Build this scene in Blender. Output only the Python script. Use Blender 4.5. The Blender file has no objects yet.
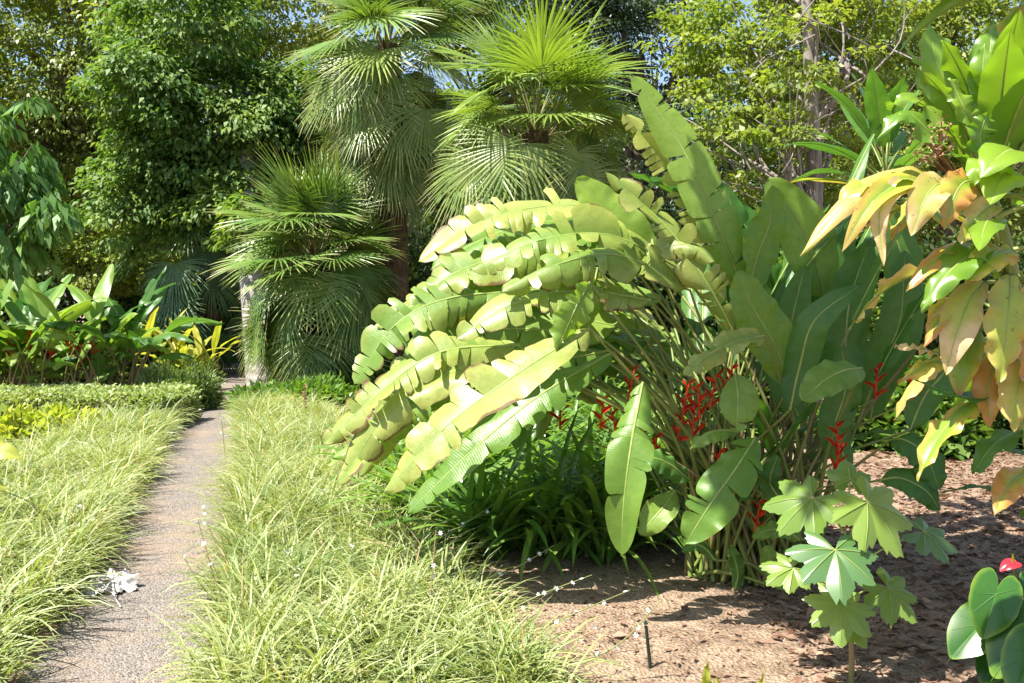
import bpy, math
import numpy as np
from mathutils import Vector, Matrix

RS = np.random.default_rng(11)
C = bpy.context.scene.collection
F = 900.0
CAM = np.array([0.0, 0.0, 1.6])
PITCH = math.atan(36.5 / F)

def nz(v):
    v = np.asarray(v, float)
    n = np.linalg.norm(v, axis=-1, keepdims=True)
    return v / np.maximum(n, 1e-9)

def ray(px, py):
    x = (px - 512) / F; y = (341.5 - py) / F
    return np.array([x, math.cos(PITCH) + y * math.sin(PITCH), -math.sin(PITCH) + y * math.cos(PITCH)])

def P(px, py, d):
    r = ray(px, py)
    return CAM + r * (d / r[1])

def G(px, py):
    r = ray(px, py)
    p = CAM + r * (-1.6 / r[2])
    return np.array([p[0], p[1], 0.0])

# ---------------------------------------------------------------- mesh collecting
class MB:
    def __init__(s):
        s.v, s.f, s.uv, s.r, s.m, s.n = [], [], [], [], [], 0
    def add(s, V, Q, UV=None, rnd=0.5, mat=0):
        """V (N,3), Q (M,4) int, UV (N,2) per vertex, rnd scalar or (M,)"""
        V = np.asarray(V, float).reshape(-1, 3); Q = np.asarray(Q, int).reshape(-1, 4)
        if UV is None: UV = np.zeros((len(V), 2))
        s.v.append(V); s.f.append(Q + s.n); s.uv.append(np.asarray(UV, float).reshape(-1, 2))
        s.r.append(np.broadcast_to(np.asarray(rnd, float), (len(Q),)).copy())
        s.m.append(np.full(len(Q), mat, int)); s.n += len(V)
    def mesh(s, name, mats, smooth=True):
        V = np.concatenate(s.v); Q = np.concatenate(s.f); UV = np.concatenate(s.uv)
        R = np.concatenate(s.r); M = np.concatenate(s.m)
        me = bpy.data.meshes.new(name)
        me.vertices.add(len(V)); me.vertices.foreach_set('co', V.astype(np.float32).ravel())
        me.loops.add(len(Q) * 4); me.loops.foreach_set('vertex_index', Q.astype(np.int32).ravel())
        me.polygons.add(len(Q))
        me.polygons.foreach_set('loop_start', np.arange(0, len(Q) * 4, 4, dtype=np.int32))
        me.polygons.foreach_set('loop_total', np.full(len(Q), 4, np.int32))
        me.polygons.foreach_set('material_index', M.astype(np.int32))
        me.polygons.foreach_set('use_smooth', np.full(len(Q), smooth, bool))
        ul = me.uv_layers.new(name='UVMap')
        ul.data.foreach_set('uv', UV[Q.ravel()].astype(np.float32).ravel())
        at = me.attributes.new('rnd', 'FLOAT', 'FACE')
        at.data.foreach_set('value', R.astype(np.float32))
        for m in (mats if isinstance(mats, (list, tuple)) else [mats]): me.materials.append(m)
        me.update(calc_edges=True)
        return me

def link(name, me, parent=None, loc=None):
    o = bpy.data.objects.new(name, me); C.objects.link(o)
    if parent is not None:
        o.parent = parent
        # children are modelled in world coordinates: cancel the parent's placing
        if loc is None:
            o.matrix_parent_inverse = Matrix.Translation(-Vector(parent.location))
    if loc is not None: o.location = loc
    return o

def obj(name, mb, mats, parent=None, smooth=True):
    return link(name, mb.mesh(name, mats, smooth), parent)

def tag(o, label=None, cat=None, group=None, kind=None):
    if label: o['label'] = label
    if cat: o['category'] = cat
    if group: o['group'] = group
    if kind: o['kind'] = kind
    return o

def thing(name, label, cat, loc, group=None):
    o = bpy.data.objects.new(name, None); C.objects.link(o)
    o.location = Vector(tuple(float(a) for a in loc)); o.empty_display_size = 0.1
    return tag(o, label, cat, group)

# ---------------------------------------------------------------- curve / tube / leaf helpers
def catmull(pts, n):
    p = np.asarray(pts, float)
    if len(p) == 2:
        t = np.linspace(0, 1, n)[:, None]; return p[0] * (1 - t) + p[1] * t
    q = np.vstack([2 * p[0] - p[1], p, 2 * p[-1] - p[-2]])
    out = []
    k = len(p) - 1
    for u in np.linspace(0, k, 24 * k + 1):
        i = min(int(u), k - 1); t = u - i
        a, b, c, d = q[i], q[i + 1], q[i + 2], q[i + 3]
        out.append(0.5 * ((2 * b) + (-a + c) * t + (2 * a - 5 * b + 4 * c - d) * t * t + (-a + 3 * b - 3 * c + d) * t ** 3))
    out = np.array(out)
    L = np.concatenate([[0], np.cumsum(np.linalg.norm(np.diff(out, axis=0), axis=1))])
    s = np.linspace(0, L[-1], n)
    return np.stack([np.interp(s, L, out[:, j]) for j in range(3)], 1)

def tube(mb, pts, radii, sides=6, mat=0, rnd=0.5, n=None):
    pts = catmull(pts, n or max(4, len(pts) * 4))
    m = len(pts)
    r = np.interp(np.linspace(0, 1, m), np.linspace(0, 1, len(radii)), radii)
    T = nz(np.gradient(pts, axis=0))
    ref = np.array([0.31, 0.95, 0.1]) if abs(T[:, 2]).mean() > 0.6 else np.array([0.0, 0.0, 1.0])
    A = nz(np.cross(T, ref)); B = np.cross(T, A)
    a = np.linspace(0, 2 * math.pi, sides, endpoint=False)
    V = pts[:, None] + r[:, None, None] * (np.cos(a)[None, :, None] * A[:, None] + np.sin(a)[None, :, None] * B[:, None])
    i = np.arange(m - 1)[:, None]; j = np.arange(sides)[None]
    j2 = (j + 1) % sides
    Q = np.stack([i * sides + j, i * sides + j2, (i + 1) * sides + j2, (i + 1) * sides + j], -1).reshape(-1, 4)
    L = np.concatenate([[0], np.cumsum(np.linalg.norm(np.diff(pts, axis=0), axis=1))])
    UV = np.stack([np.broadcast_to(a[None] / 6.283, (m, sides)), np.broadcast_to(L[:, None], (m, sides))], -1)
    mb.add(V.reshape(-1, 3), Q, UV.reshape(-1, 2), rnd, mat)

def prof_banana(s):
    return np.clip(np.sin(np.pi * np.clip(s, 0, 1) ** 0.82), 0, 1) ** 0.5
def prof_lance(s):
    return np.clip(np.sin(np.pi * np.clip(s * 0.97 + 0.03, 0, 1) ** 0.85), 0, 1) ** 0.8
def prof_oval(s):
    return np.clip(np.sin(np.pi * np.clip(s, 0, 1) ** 0.8), 0, 1) ** 0.65

def leaf_blade(mb, ctrl, W, face, prof=prof_banana, tears=0, gap=0.1, fold=0.15, curl=-0.3, ripple=0.013,
               shear=0.35, rib=0.008, n=40, rng=RS, scal=0.22, rough=0.0, cols=4, ribmat=1, segvar=0.35):
    pts = catmull(ctrl, n + 1)
    S = np.linspace(0, 1, n + 1)
    T = nz(np.gradient(pts, axis=0))
    fc = np.asarray(face, float)
    lat = nz(np.cross(T, fc)); nrm = np.cross(lat, T)
    def at(arr, s):
        return np.stack([np.interp(s, S, arr[:, j]) for j in range(3)], -1)
    t = np.linspace(0, 1, cols + 1)
    rnd = rng.random(); rf = rng.uniform(14, 30); rf2 = rng.uniform(35, 60); ra = rng.uniform(.2, 1.3); bowl = rng.normal(0, .25); bs_ = rng.uniform(0, 6.28)
    for side in (-1, 1):
        k = max(1, int(round(tears * rng.uniform(.7, 1.4)))) if tears else 0
        cuts = np.sort(rng.uniform(0.06, 0.95, k)) if k else np.array([])
        keep = []
        for c in cuts:
            if not keep or c - keep[-1] > 0.022: keep.append(c)
        edges = [0.0] + keep + [1.0]
        ph = rng.uniform(0, 6.28)
        for e in range(len(edges) - 1):
            s0, s1 = edges[e], edges[e + 1]
            m = max(3, int(round((s1 - s0) * n)) + 1)
            q = np.linspace(0, 1, m); s = s0 + (s1 - s0) * q
            torn = 1.0 if k else 0.0; ex = rng.uniform(2.5, 9)
            sc = 0.5 * (s0 + s1)
            g = gap * rng.uniform(0.3, 1.6) * torn
            se = np.clip(s[:, None] + (sc - s[:, None]) * g * t[None], 0, 1)
            w = W * prof(s)
            if torn: w = w * (1 - scal * np.abs(2 * q - 1) ** ex * min(1, (s1 - s0) * 16)) * rng.uniform(0.9, 1.03)
            if rough: w = w * (1 - rough * rng.random(m))
            a = fold + (rng.normal(0, segvar) if torn else 0) + curl * (t[None] ** 1.3) * (1 + (rng.normal(0, 0.5) if torn else 0))
            a = a + (bowl * np.sin(s * 5 + bs_))[:, None] * t[None]
            mid = at(pts, se); la = at(lat, s)[:, None]; no = at(nrm, s)[:, None]; ta = at(T, s)[:, None]
            wt = (w[:, None] * t[None])[..., None]
            V = mid + wt * (np.cos(a)[..., None] * side * la + np.sin(a)[..., None] * no) \
                + ta * wt * (shear * (1 - s) ** 0.7)[:, None, None]
            V = V + no * (ripple * ra * (np.sin(s * rf + ph + side) + .4 * np.sin(s * rf2 + ph * 2))[:, None] * t[None] ** 2)[..., None]
            i = np.arange(m - 1)[:, None]; j = np.arange(cols)[None]; cc = cols + 1
            Q = np.stack([i * cc + j, i * cc + j + 1, (i + 1) * cc + j + 1, (i + 1) * cc + j], -1).reshape(-1, 4)
            if side > 0: Q = Q[:, ::-1]
            UV = np.stack([0.5 + 0.5 * side * t[None] + 0 * s[:, None], s[:, None] + 0 * t[None]], -1)
            mb.add(V.reshape(-1, 3), Q, UV.reshape(-1, 2), rnd, 0)
    if rib:
        tube(mb, pts - nrm * rib * 0.2, [rib, rib * 0.8, rib * 0.2], 5, ribmat, rnd, n=n // 2)

def straps(mb, base, az, tilt, L, W, curl, nseg=6, fold=0.0, rnd=None, twist=None, taper=0.6, wbase=0.75):
    """many arching strap leaves; tilt = angle from vertical at base, curl = extra angle along the blade (arrays of N)"""
    N = len(base)
    s = np.linspace(0, 1, nseg + 1)
    th = tilt[:, None] + curl[:, None] * s[None] ** 1.3
    ds = (L / nseg)[:, None]
    dh = np.sin(th) * ds; dz = np.cos(th) * ds
    h = np.concatenate([np.zeros((N, 1)), np.cumsum(0.5 * (dh[:, 1:] + dh[:, :-1]), 1)], 1)
    z = np.concatenate([np.zeros((N, 1)), np.cumsum(0.5 * (dz[:, 1:] + dz[:, :-1]), 1)], 1)
    hx, hy = np.cos(az), np.sin(az)
    ctr = np.stack([base[:, 0:1] + hx[:, None] * h, base[:, 1:2] + hy[:, None] * h, base[:, 2:3] + z], -1)
    w = W[:, None] * np.minimum(1, wbase + s[None] * 1.2) * np.clip(1 - s[None] ** (1 / (1 - taper + 1e-6)) , 0, 1) ** 0.6
    w = np.maximum(w, 0.0004)
    latv = np.stack([-hy, hx, 0 * hx], -1)[:, None]
    nor = np.stack([-hx[:, None] * np.cos(th), -hy[:, None] * np.cos(th), np.sin(th)], -1)
    tw = (np.zeros(N) if twist is None else twist)[:, None] * s[None]
    lv = latv * np.cos(tw)[..., None] + nor * np.sin(tw)[..., None]
    up = (fold * w)[..., None] * nor
    Vs = np.stack([ctr - lv * w[..., None] + up, ctr, ctr + lv * w[..., None] + up], 2)   # N, n+1, 3, 3
    idx = np.arange(N)[:, None, None] * (nseg + 1) * 3 + np.arange(nseg)[None, :, None] * 3 + np.arange(2)[None, None]
    Q = np.stack([idx, idx + 1, idx + 4, idx + 3], -1).reshape(-1, 4)
    UV = np.stack(np.broadcast_arrays(np.array([0, .5, 1.])[None, None], np.broadcast_to(s[None, :, None], (N, nseg + 1, 3))), -1)
    UV = np.broadcast_to(UV, (N, nseg + 1, 3, 2))
    r = RS.random(N) if rnd is None else rnd
    mb.add(Vs.reshape(-1, 3), Q, UV.reshape(-1, 2), np.repeat(r, nseg * 2))

def leaf_quads(mb, pos, d, nrm, L, W, rnd, bend=0.15):
    """pointed leaves of two halves folded on the midrib"""
    d = nz(d); s = nz(np.cross(d, nrm)); n = np.cross(s, d)
    L = L[:, None]; W = W[:, None]
    base = pos; tip = pos + d * L - n * L * bend
    mid = pos + d * L * 0.45
    a = mid + s * W + n * W * 0.35; b = mid - s * W + n * W * 0.35
    V = np.stack([base, a, tip, b], 1)
    N = len(pos)
    Q = np.arange(N * 4).reshape(N, 4)
    UV = np.broadcast_to(np.array([[.5, 0], [1, .45], [.5, 1], [0, .45]])[None], (N, 4, 2))
    mb.add(V.reshape(-1, 3), Q, UV.reshape(-1, 2), rnd)

# ---------------------------------------------------------------- materials
def srgb(r, g, b):
    f = lambda c: (c / 255) / 12.92 if c <= 10 else (((c / 255) + 0.055) / 1.055) ** 2.4
    return (f(r), f(g), f(b), 1)

class NT:
    def __init__(s, name):
        s.m = bpy.data.materials.new(name); s.m.use_nodes = True
        s.t = s.m.node_tree; s.t.nodes.clear()
        s.out = s.n('ShaderNodeOutputMaterial')
    def n(s, typ, **kw):
        nd = s.t.nodes.new(typ)
        for k, v in kw.items(): setattr(nd, k, v)
        return nd
    def l(s, a, b): s.t.links.new(a, b)
    def val(s, sock, v):
        if hasattr(v, 'links'): s.l(v, sock)
        else: sock.default_value = v
    def math(s, op, a, b=0.0, clamp=False):
        m = s.n('ShaderNodeMath', operation=op, use_clamp=clamp); s.val(m.inputs[0], a); s.val(m.inputs[1], b); return m.outputs[0]
    def mix(s, f, a, b):
        m = s.n('ShaderNodeMix', data_type='RGBA'); s.val(m.inputs[0], f); s.val(m.inputs[6], a); s.val(m.inputs[7], b); return m.outputs[2]
    def noise(s, scale, vec=None, detail=3, rough=0.55):
        m = s.n('ShaderNodeTexNoise'); m.inputs['Scale'].default_value = scale
        m.inputs['Detail'].default_value = detail; m.inputs['Roughness'].default_value = rough
        if vec is not None: s.l(vec, m.inputs['Vector'])
        return m.outputs['Fac']
    def step(s, v, lo, hi):
        m = s.n('ShaderNodeMapRange', clamp=True); m.interpolation_type = 'SMOOTHSTEP'
        s.val(m.inputs[0], v); m.inputs[1].default_value = lo; m.inputs[2].default_value = hi
        return m.outputs[0]

rgb = lambda r, g, b: (r, g, b, 1)
def leaf_mat(name, a, b, trans=0.35, tcol=None, rough=0.42, spec=0.45, vein=0.0, edge=None, edge_amt=0.0, patch=None, patch_amt=0.5,
             stripe=None, obj_var=0.25, margin=0.0, spots=0.0, straw=None, hue_noise=2.5, tipcol=None, tip=(0.75, 1.0)):
    """leaf colour between a and b by leaf, mottled; translucent; optional brown margins, patches and stripes of its own"""
    N = NT(name)
    at = N.n('ShaderNodeAttribute', attribute_name='rnd').outputs['Fac']
    oi = N.n('ShaderNodeObjectInfo').outputs['Random']
    tc = N.n('ShaderNodeTexCoord')
    uv = N.n('ShaderNodeUVMap', uv_map='UVMap').outputs[0]
    sep = N.n('ShaderNodeSeparateXYZ'); N.l(uv, sep.inputs[0])
    geo = N.n('ShaderNodeNewGeometry').outputs['Position']
    nz1 = N.noise(hue_noise, geo, 3)
    f = N.math('ADD', N.math('MULTIPLY', at, 0.75 - obj_var * 0.5), N.math('MULTIPLY', oi, obj_var))
    f = N.math('ADD', f, N.math('MULTIPLY', N.math('SUBTRACT', nz1, 0.5), 1.0), True)
    col = N.mix(f, a, b)
    off = N.math('ABSOLUTE', N.math('MULTIPLY', N.math('SUBTRACT', sep.outputs[0], 0.5), 2.0))
    if margin: f = N.math('ADD', f, N.math('MULTIPLY', N.math('SUBTRACT', off, .5), margin), True); col = N.mix(f, a, b)
    if stripe:
        st = N.step(off, 0.45, 0.75)
        st = N.math('MULTIPLY', st, N.math('ADD', N.math('MULTIPLY', at, 0.7), 0.3))
        col = N.mix(st, col, stripe)
    if patch:
        pn = N.noise(5.0, geo, 4, 0.65)
        pf = N.math('ADD', pn, N.math('MULTIPLY', off, 0.12))
        pf = N.math('ADD', pf, N.math('MULTIPLY', N.math('SUBTRACT', oi, 0.5), 0.35))
        pf = N.step(pf, 0.75 - patch_amt * 0.5, 0.95 - patch_amt * 0.5)
        col = N.mix(pf, col, patch)
    if straw: col = N.mix(N.step(at, .90, .93), col, straw)
    if tipcol:
        tf = N.step(N.math('ADD', sep.outputs[1], N.math('MULTIPLY', N.math('SUBTRACT', nz1, 0.5), 0.5)), tip[0], tip[1])
        col = N.mix(tf, col, tipcol)
    if edge:
        en = N.noise(9.0, geo, 4, 0.7)
        big = N.noise(1.7, geo, 2)
        ef = N.math('ADD', off, N.math('ADD', N.math('MULTIPLY', N.math('SUBTRACT', en, 0.5), 0.5), N.math('MULTIPLY', N.math('SUBTRACT', big, 0.5), 0.9)))
        ef = N.step(ef, 1.12 - edge_amt * 0.5, 1.2 - edge_amt * 0.4)
        col = N.mix(ef, col, edge)
    if spots or vein:
        col = N.mix(N.math('MULTIPLY', N.step(N.noise(26, geo, 5, .7), .4, .75), .3), col, tuple(x * .5 for x in a[:3]) + (1,))
        col = N.mix(N.math('MULTIPLY', N.step(N.noise(48, geo, 2), .66, .72), spots or .35), col, rgb(.16, .09, .04))
    bs = N.n('ShaderNodeBsdfPrincipled')
    N.l(col, bs.inputs['Base Color']); bs.inputs['Roughness'].default_value = rough
    bs.inputs['Specular IOR Level'].default_value = spec
    tr = N.n('ShaderNodeBsdfTranslucent')
    hs = N.n('ShaderNodeMix', data_type='RGBA', blend_type='MULTIPLY'); hs.inputs[0].default_value = 1
    N.l(col, hs.inputs[6]); hs.inputs[7].default_value = tcol or (1.5, 1.55, 0.55, 1)
    N.l(hs.outputs[2], tr.inputs['Color'])
    if vein:
        w = N.math('SINE', N.math('MULTIPLY', sep.outputs[1], vein))
        col = N.mix(N.math('MULTIPLY', N.math('ADD', w, 1.0), 0.05), col, tuple(x * .45 for x in a[:3]) + (1,)); N.l(col, bs.inputs['Base Color'])
        w2 = N.math('ADD', N.math('MULTIPLY', w, 0.09), N.math('MULTIPLY', N.noise(9, geo, 4, .6), 3.0))
        bp = N.n('ShaderNodeBump'); bp.inputs['Strength'].default_value = 0.5; bp.inputs['Distance'].default_value = 0.004
        N.l(w2, bp.inputs['Height']); N.l(bp.outputs[0], bs.inputs['Normal'])
    mx = N.n('ShaderNodeMixShader'); mx.inputs[0].default_value = trans
    N.l(bs.outputs[0], mx.inputs[1]); N.l(tr.outputs[0], mx.inputs[2]); N.l(mx.outputs[0], N.out.inputs[0])
    return N.m

def bark_mat(name, a, b, rings=0.0, scale=6.0, rough=0.9, strength=0.7):
    N = NT(name)
    geo = N.n('ShaderNodeNewGeometry').outputs['Position']
    mp = N.n('ShaderNodeMapping'); N.l(geo, mp.inputs[0]); mp.inputs['Scale'].default_value = (1, 1, 0.3 if not rings else 1.5)
    n1 = N.noise(scale, mp.outputs[0], 6, 0.7)
    n2 = N.noise(scale * 0.25, geo, 3)
    f = N.step(N.math('ADD', N.math('MULTIPLY', n1, 0.7), N.math('MULTIPLY', n2, 0.4)), 0.35, 0.75)
    h = n1
    if rings:
        sp = N.n('ShaderNodeSeparateXYZ'); N.l(geo, sp.inputs[0])
        h = N.math('ADD', n1, N.math('MULTIPLY', N.math('SINE', N.math('ADD', N.math('MULTIPLY', sp.outputs[2], rings), N.math('MULTIPLY', n2, 3))), 0.25))
    bs = N.n('ShaderNodeBsdfPrincipled'); N.l(N.mix(f, a, b), bs.inputs['Base Color']); bs.inputs['Roughness'].default_value = rough
    bs.inputs['Specular IOR Level'].default_value = 0.2
    bp = N.n('ShaderNodeBump'); bp.inputs['Strength'].default_value = strength; bp.inputs['Distance'].default_value = 0.03
    N.l(h, bp.inputs['Height']); N.l(bp.outputs[0], bs.inputs['Normal']); N.l(bs.outputs[0], N.out.inputs[0])
    return N.m

def plain_mat(name, col, rough=0.5, spec=0.4, noise=0.0, col2=None, nscale=20):
    N = NT(name); bs = N.n('ShaderNodeBsdfPrincipled')
    if col2:
        geo = N.n('ShaderNodeNewGeometry').outputs['Position']
        N.l(N.mix(N.step(N.noise(nscale, geo, 4), 0.35, 0.65), col, col2), bs.inputs['Base Color'])
    else: bs.inputs['Base Color'].default_value = col
    bs.inputs['Roughness'].default_value = rough; bs.inputs['Specular IOR Level'].default_value = spec
    N.l(bs.outputs[0], N.out.inputs[0]); return N.m


M = {}
BROWN = rgb(.22, .13, .06)
M['lime'] = leaf_mat('bleached_leaf', rgb(.15, .26, .035), rgb(.41, .42, .11), trans=.3, vein=640, margin=.55, obj_var=.5, edge=rgb(.17, .09, .04), edge_amt=.36, rough=.4, spec=.5)
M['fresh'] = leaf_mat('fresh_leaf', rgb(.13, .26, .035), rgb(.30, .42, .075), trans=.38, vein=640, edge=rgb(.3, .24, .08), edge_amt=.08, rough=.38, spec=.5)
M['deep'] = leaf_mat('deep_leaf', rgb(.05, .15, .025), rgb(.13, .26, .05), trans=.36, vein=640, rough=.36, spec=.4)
M['rib'] = plain_mat('pale_midrib', rgb(.28, .34, .09), .45, col2=rgb(.20, .27, .06))
M['cane'] = plain_mat('cane', rgb(.20, .19, .06), .5, col2=rgb(.26, .17, .09), nscale=5)
M['greencane'] = plain_mat('green_cane', rgb(.16, .22, .045), .45, col2=rgb(.24, .25, .07), nscale=5)
M['red'] = plain_mat('red_bract', rgb(.46, .025, .012), .4, col2=rgb(.60, .06, .015), nscale=12)
M['orange'] = plain_mat('orange_petal', rgb(.75, .13, .03), .5, col2=rgb(.85, .25, .05))
M['frond'] = leaf_mat('palm_frond', rgb(.08, .17, .03), rgb(.20, .29, .06), trans=.22, rough=.33, spec=.6, tipcol=rgb(.36, .33, .14), tip=(.72, 1.08), obj_var=.5)
M['frondold'] = leaf_mat('old_palm_frond', rgb(.11, .19, .035), rgb(.27, .33, .08), trans=.24, rough=.33, spec=.6, tipcol=rgb(.42, .38, .18), tip=(.7, 1.1), obj_var=.5)
M['frondnew'] = leaf_mat('new_palm_frond', rgb(.13, .22, .035), rgb(.26, .35, .065), trans=.32, rough=.38, spec=.5, obj_var=.4)
M['fronddark'] = leaf_mat('shade_tinted_palm_frond', rgb(.05, .12, .04), rgb(.10, .19, .065), trans=.2, rough=.4, spec=.45, obj_var=.4)  # darker frond green, the shade under the big trees put into the colour
M['petiole'] = plain_mat('petiole', rgb(.16, .20, .05), .5, col2=rgb(.24, .22, .08), nscale=6)
M['fibre'] = bark_mat('palm_fibre', rgb(.05, .033, .02), rgb(.17, .11, .065), scale=22)
M['greybark'] = bark_mat('grey_ringed_bark', rgb(.22, .20, .18), rgb(.42, .39, .36), rings=38, scale=9)
M['bark'] = bark_mat('brown_bark', rgb(.07, .05, .035), rgb(.20, .15, .11), scale=9)
M['palebark'] = bark_mat('pale_bark', rgb(.15, .125, .105), rgb(.34, .30, .265), scale=6)
M['olive'] = leaf_mat('olive_tree_leaf', rgb(.11, .17, .03), rgb(.34, .37, .08), trans=.38, rough=.42, spec=.45, obj_var=0, hue_noise=.5)
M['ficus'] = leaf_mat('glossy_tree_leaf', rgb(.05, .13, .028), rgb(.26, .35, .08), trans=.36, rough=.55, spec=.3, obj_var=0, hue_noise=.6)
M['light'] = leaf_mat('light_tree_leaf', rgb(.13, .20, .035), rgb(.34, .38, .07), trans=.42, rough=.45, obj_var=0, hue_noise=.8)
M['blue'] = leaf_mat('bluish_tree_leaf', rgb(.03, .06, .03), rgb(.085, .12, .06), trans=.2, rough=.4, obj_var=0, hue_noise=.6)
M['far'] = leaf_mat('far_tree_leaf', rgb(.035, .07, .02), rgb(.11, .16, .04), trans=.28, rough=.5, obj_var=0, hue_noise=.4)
M['mango'] = leaf_mat('drooping_tree_leaf', rgb(.08, .19, .045), rgb(.19, .31, .085), trans=.35, rough=.5, spec=.35, obj_var=0)
M['hedge'] = leaf_mat('hedge_leaf', rgb(.18, .26, .06), rgb(.42, .46, .18), trans=.3, rough=.45, obj_var=0)
M['spider'] = leaf_mat('spider_plant_leaf', rgb(.10, .18, .028), rgb(.34, .37, .10), trans=.3, straw=rgb(.42, .33, .17), rough=.4, spec=.45, stripe=rgb(.60, .60, .34), obj_var=0, hue_noise=.9, tipcol=rgb(.5, .46, .22), tip=(.85, 1.2))
M['clivia'] = leaf_mat('clivia_leaf', rgb(.07, .17, .028), rgb(.24, .36, .065), trans=.38, rough=.28, spec=.6, obj_var=.2)
M['mound'] = leaf_mat('mound_leaf', rgb(.08, .15, .035), rgb(.18, .24, .07), trans=.25, rough=.45, obj_var=.2)
M['ginger'] = leaf_mat('yellow_ginger_leaf', rgb(.32, .36, .05), rgb(.52, .48, .09), trans=.4, rough=.4, obj_var=0)
M['croton'] = leaf_mat('croton_leaf', rgb(.26, .36, .05), rgb(.56, .54, .10), trans=.38, rough=.38, obj_var=0, hue_noise=6)
M['ti'] = leaf_mat('green_strap_leaf', rgb(.13, .26, .025), rgb(.27, .40, .045), trans=.4, vein=0, rough=.3, spec=.6, edge=rgb(.5, .42, .1), edge_amt=.1)
M['tiyellow'] = leaf_mat('yellowing_strap_leaf', rgb(.20, .32, .035), rgb(.62, .50, .09), trans=.3, margin=.9, spots=.5, rough=.33, spec=.55, patch=rgb(.50, .24, .07), patch_amt=.42, edge=rgb(.42, .20, .07), edge_amt=.32, tipcol=rgb(.42, .2, .07), tip=(.7, 1.1), hue_noise=5)
M['titan'] = leaf_mat('withered_strap_leaf', rgb(.36, .42, .07), rgb(.54, .34, .13), trans=.25, margin=.8, spots=.6, rough=.4, spec=.4, patch=rgb(.64, .47, .27), patch_amt=.45, edge=rgb(.36, .17, .08), edge_amt=.35, hue_noise=5)
M['castor'] = leaf_mat('lobed_leaf', rgb(.13, .24, .04), rgb(.24, .34, .07), trans=.4, rough=.33, spec=.55)
M['castorblue'] = leaf_mat('sheen_tinted_lobed_leaf', rgb(.09, .19, .06), rgb(.14, .24, .09), trans=.3, rough=.28, spec=.75)  # bluish tint paints in the gloss reflection on these leaves
M['anth'] = leaf_mat('heart_leaf', rgb(.022, .085, .012), rgb(.05, .15, .022), trans=.22, rough=.26, spec=.5, tipcol=rgb(.28, .40, .04), tip=(.8, 1.25), hue_noise=9)
M['anthrib'] = plain_mat('green_leaf_vein', rgb(.06, .16, .03), .4)
M['spathe'] = plain_mat('red_spathe', rgb(.62, .02, .03), .2, .7)
M['dry'] = plain_mat('dry_silver_leaf', rgb(.34, .31, .29), .8, col2=rgb(.58, .55, .53), nscale=25)
M['whitep'] = plain_mat('white_petal', rgb(.8, .8, .76), .6)
M['black'] = plain_mat('dark_green_rod', rgb(.012, .03, .02), .4)
M['tagm'] = plain_mat('pale_tag', rgb(.7, .7, .68), .4)
M['brownflower'] = plain_mat('dried_panicle', rgb(.24, .12, .07), .8, col2=rgb(.36, .2, .12))
M['drystalk'] = plain_mat('dry_stalk', rgb(.30, .16, .08), .7, col2=rgb(.4, .3, .16))

def soil_mat():
    N = NT('soil'); geo = N.n('ShaderNodeNewGeometry').outputs['Position']
    n0 = N.noise(.55, geo, 3); n1 = N.noise(5, geo, 6, .65); n2 = N.noise(42, geo, 6, .7)
    vo = N.n('ShaderNodeTexVoronoi', feature='F1'); vo.inputs['Scale'].default_value = 55; N.l(geo, vo.inputs['Vector'])
    wp = N.n('ShaderNodeVectorMath', operation='ADD'); N.l(geo, wp.inputs[0])
    c = N.mix(N.step(n1, .35, .65), rgb(.18, .122, .08), rgb(.36, .265, .18))
    c = N.mix(N.math('MULTIPLY', N.step(n0, .42, .6), .5), c, rgb(.39, .285, .20))
    c = N.mix(N.math('MULTIPLY', N.step(n2, .52, .68), .7), c, rgb(.13, .08, .055))
    cs = N.n('ShaderNodeSeparateColor'); N.l(vo.outputs['Color'], cs.inputs[0])
    c = N.mix(N.math('MULTIPLY', N.step(cs.outputs[0], .8, .9), .55), c, rgb(.45, .33, .25))
    bs = N.n('ShaderNodeBsdfPrincipled'); N.l(c, bs.inputs['Base Color']); bs.inputs['Roughness'].default_value = .95
    bs.inputs['Specular IOR Level'].default_value = .15
    h = N.math('ADD', N.math('MULTIPLY', n2, .5), N.math('ADD', n1, N.math('MULTIPLY', vo.outputs['Distance'], .8)))
    bp = N.n('ShaderNodeBump'); bp.inputs['Strength'].default_value = .9; bp.inputs['Distance'].default_value = .03
    N.l(h, bp.inputs['Height']); N.l(bp.outputs[0], bs.inputs['Normal']); N.l(bs.outputs[0], N.out.inputs[0]); return N.m

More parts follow.
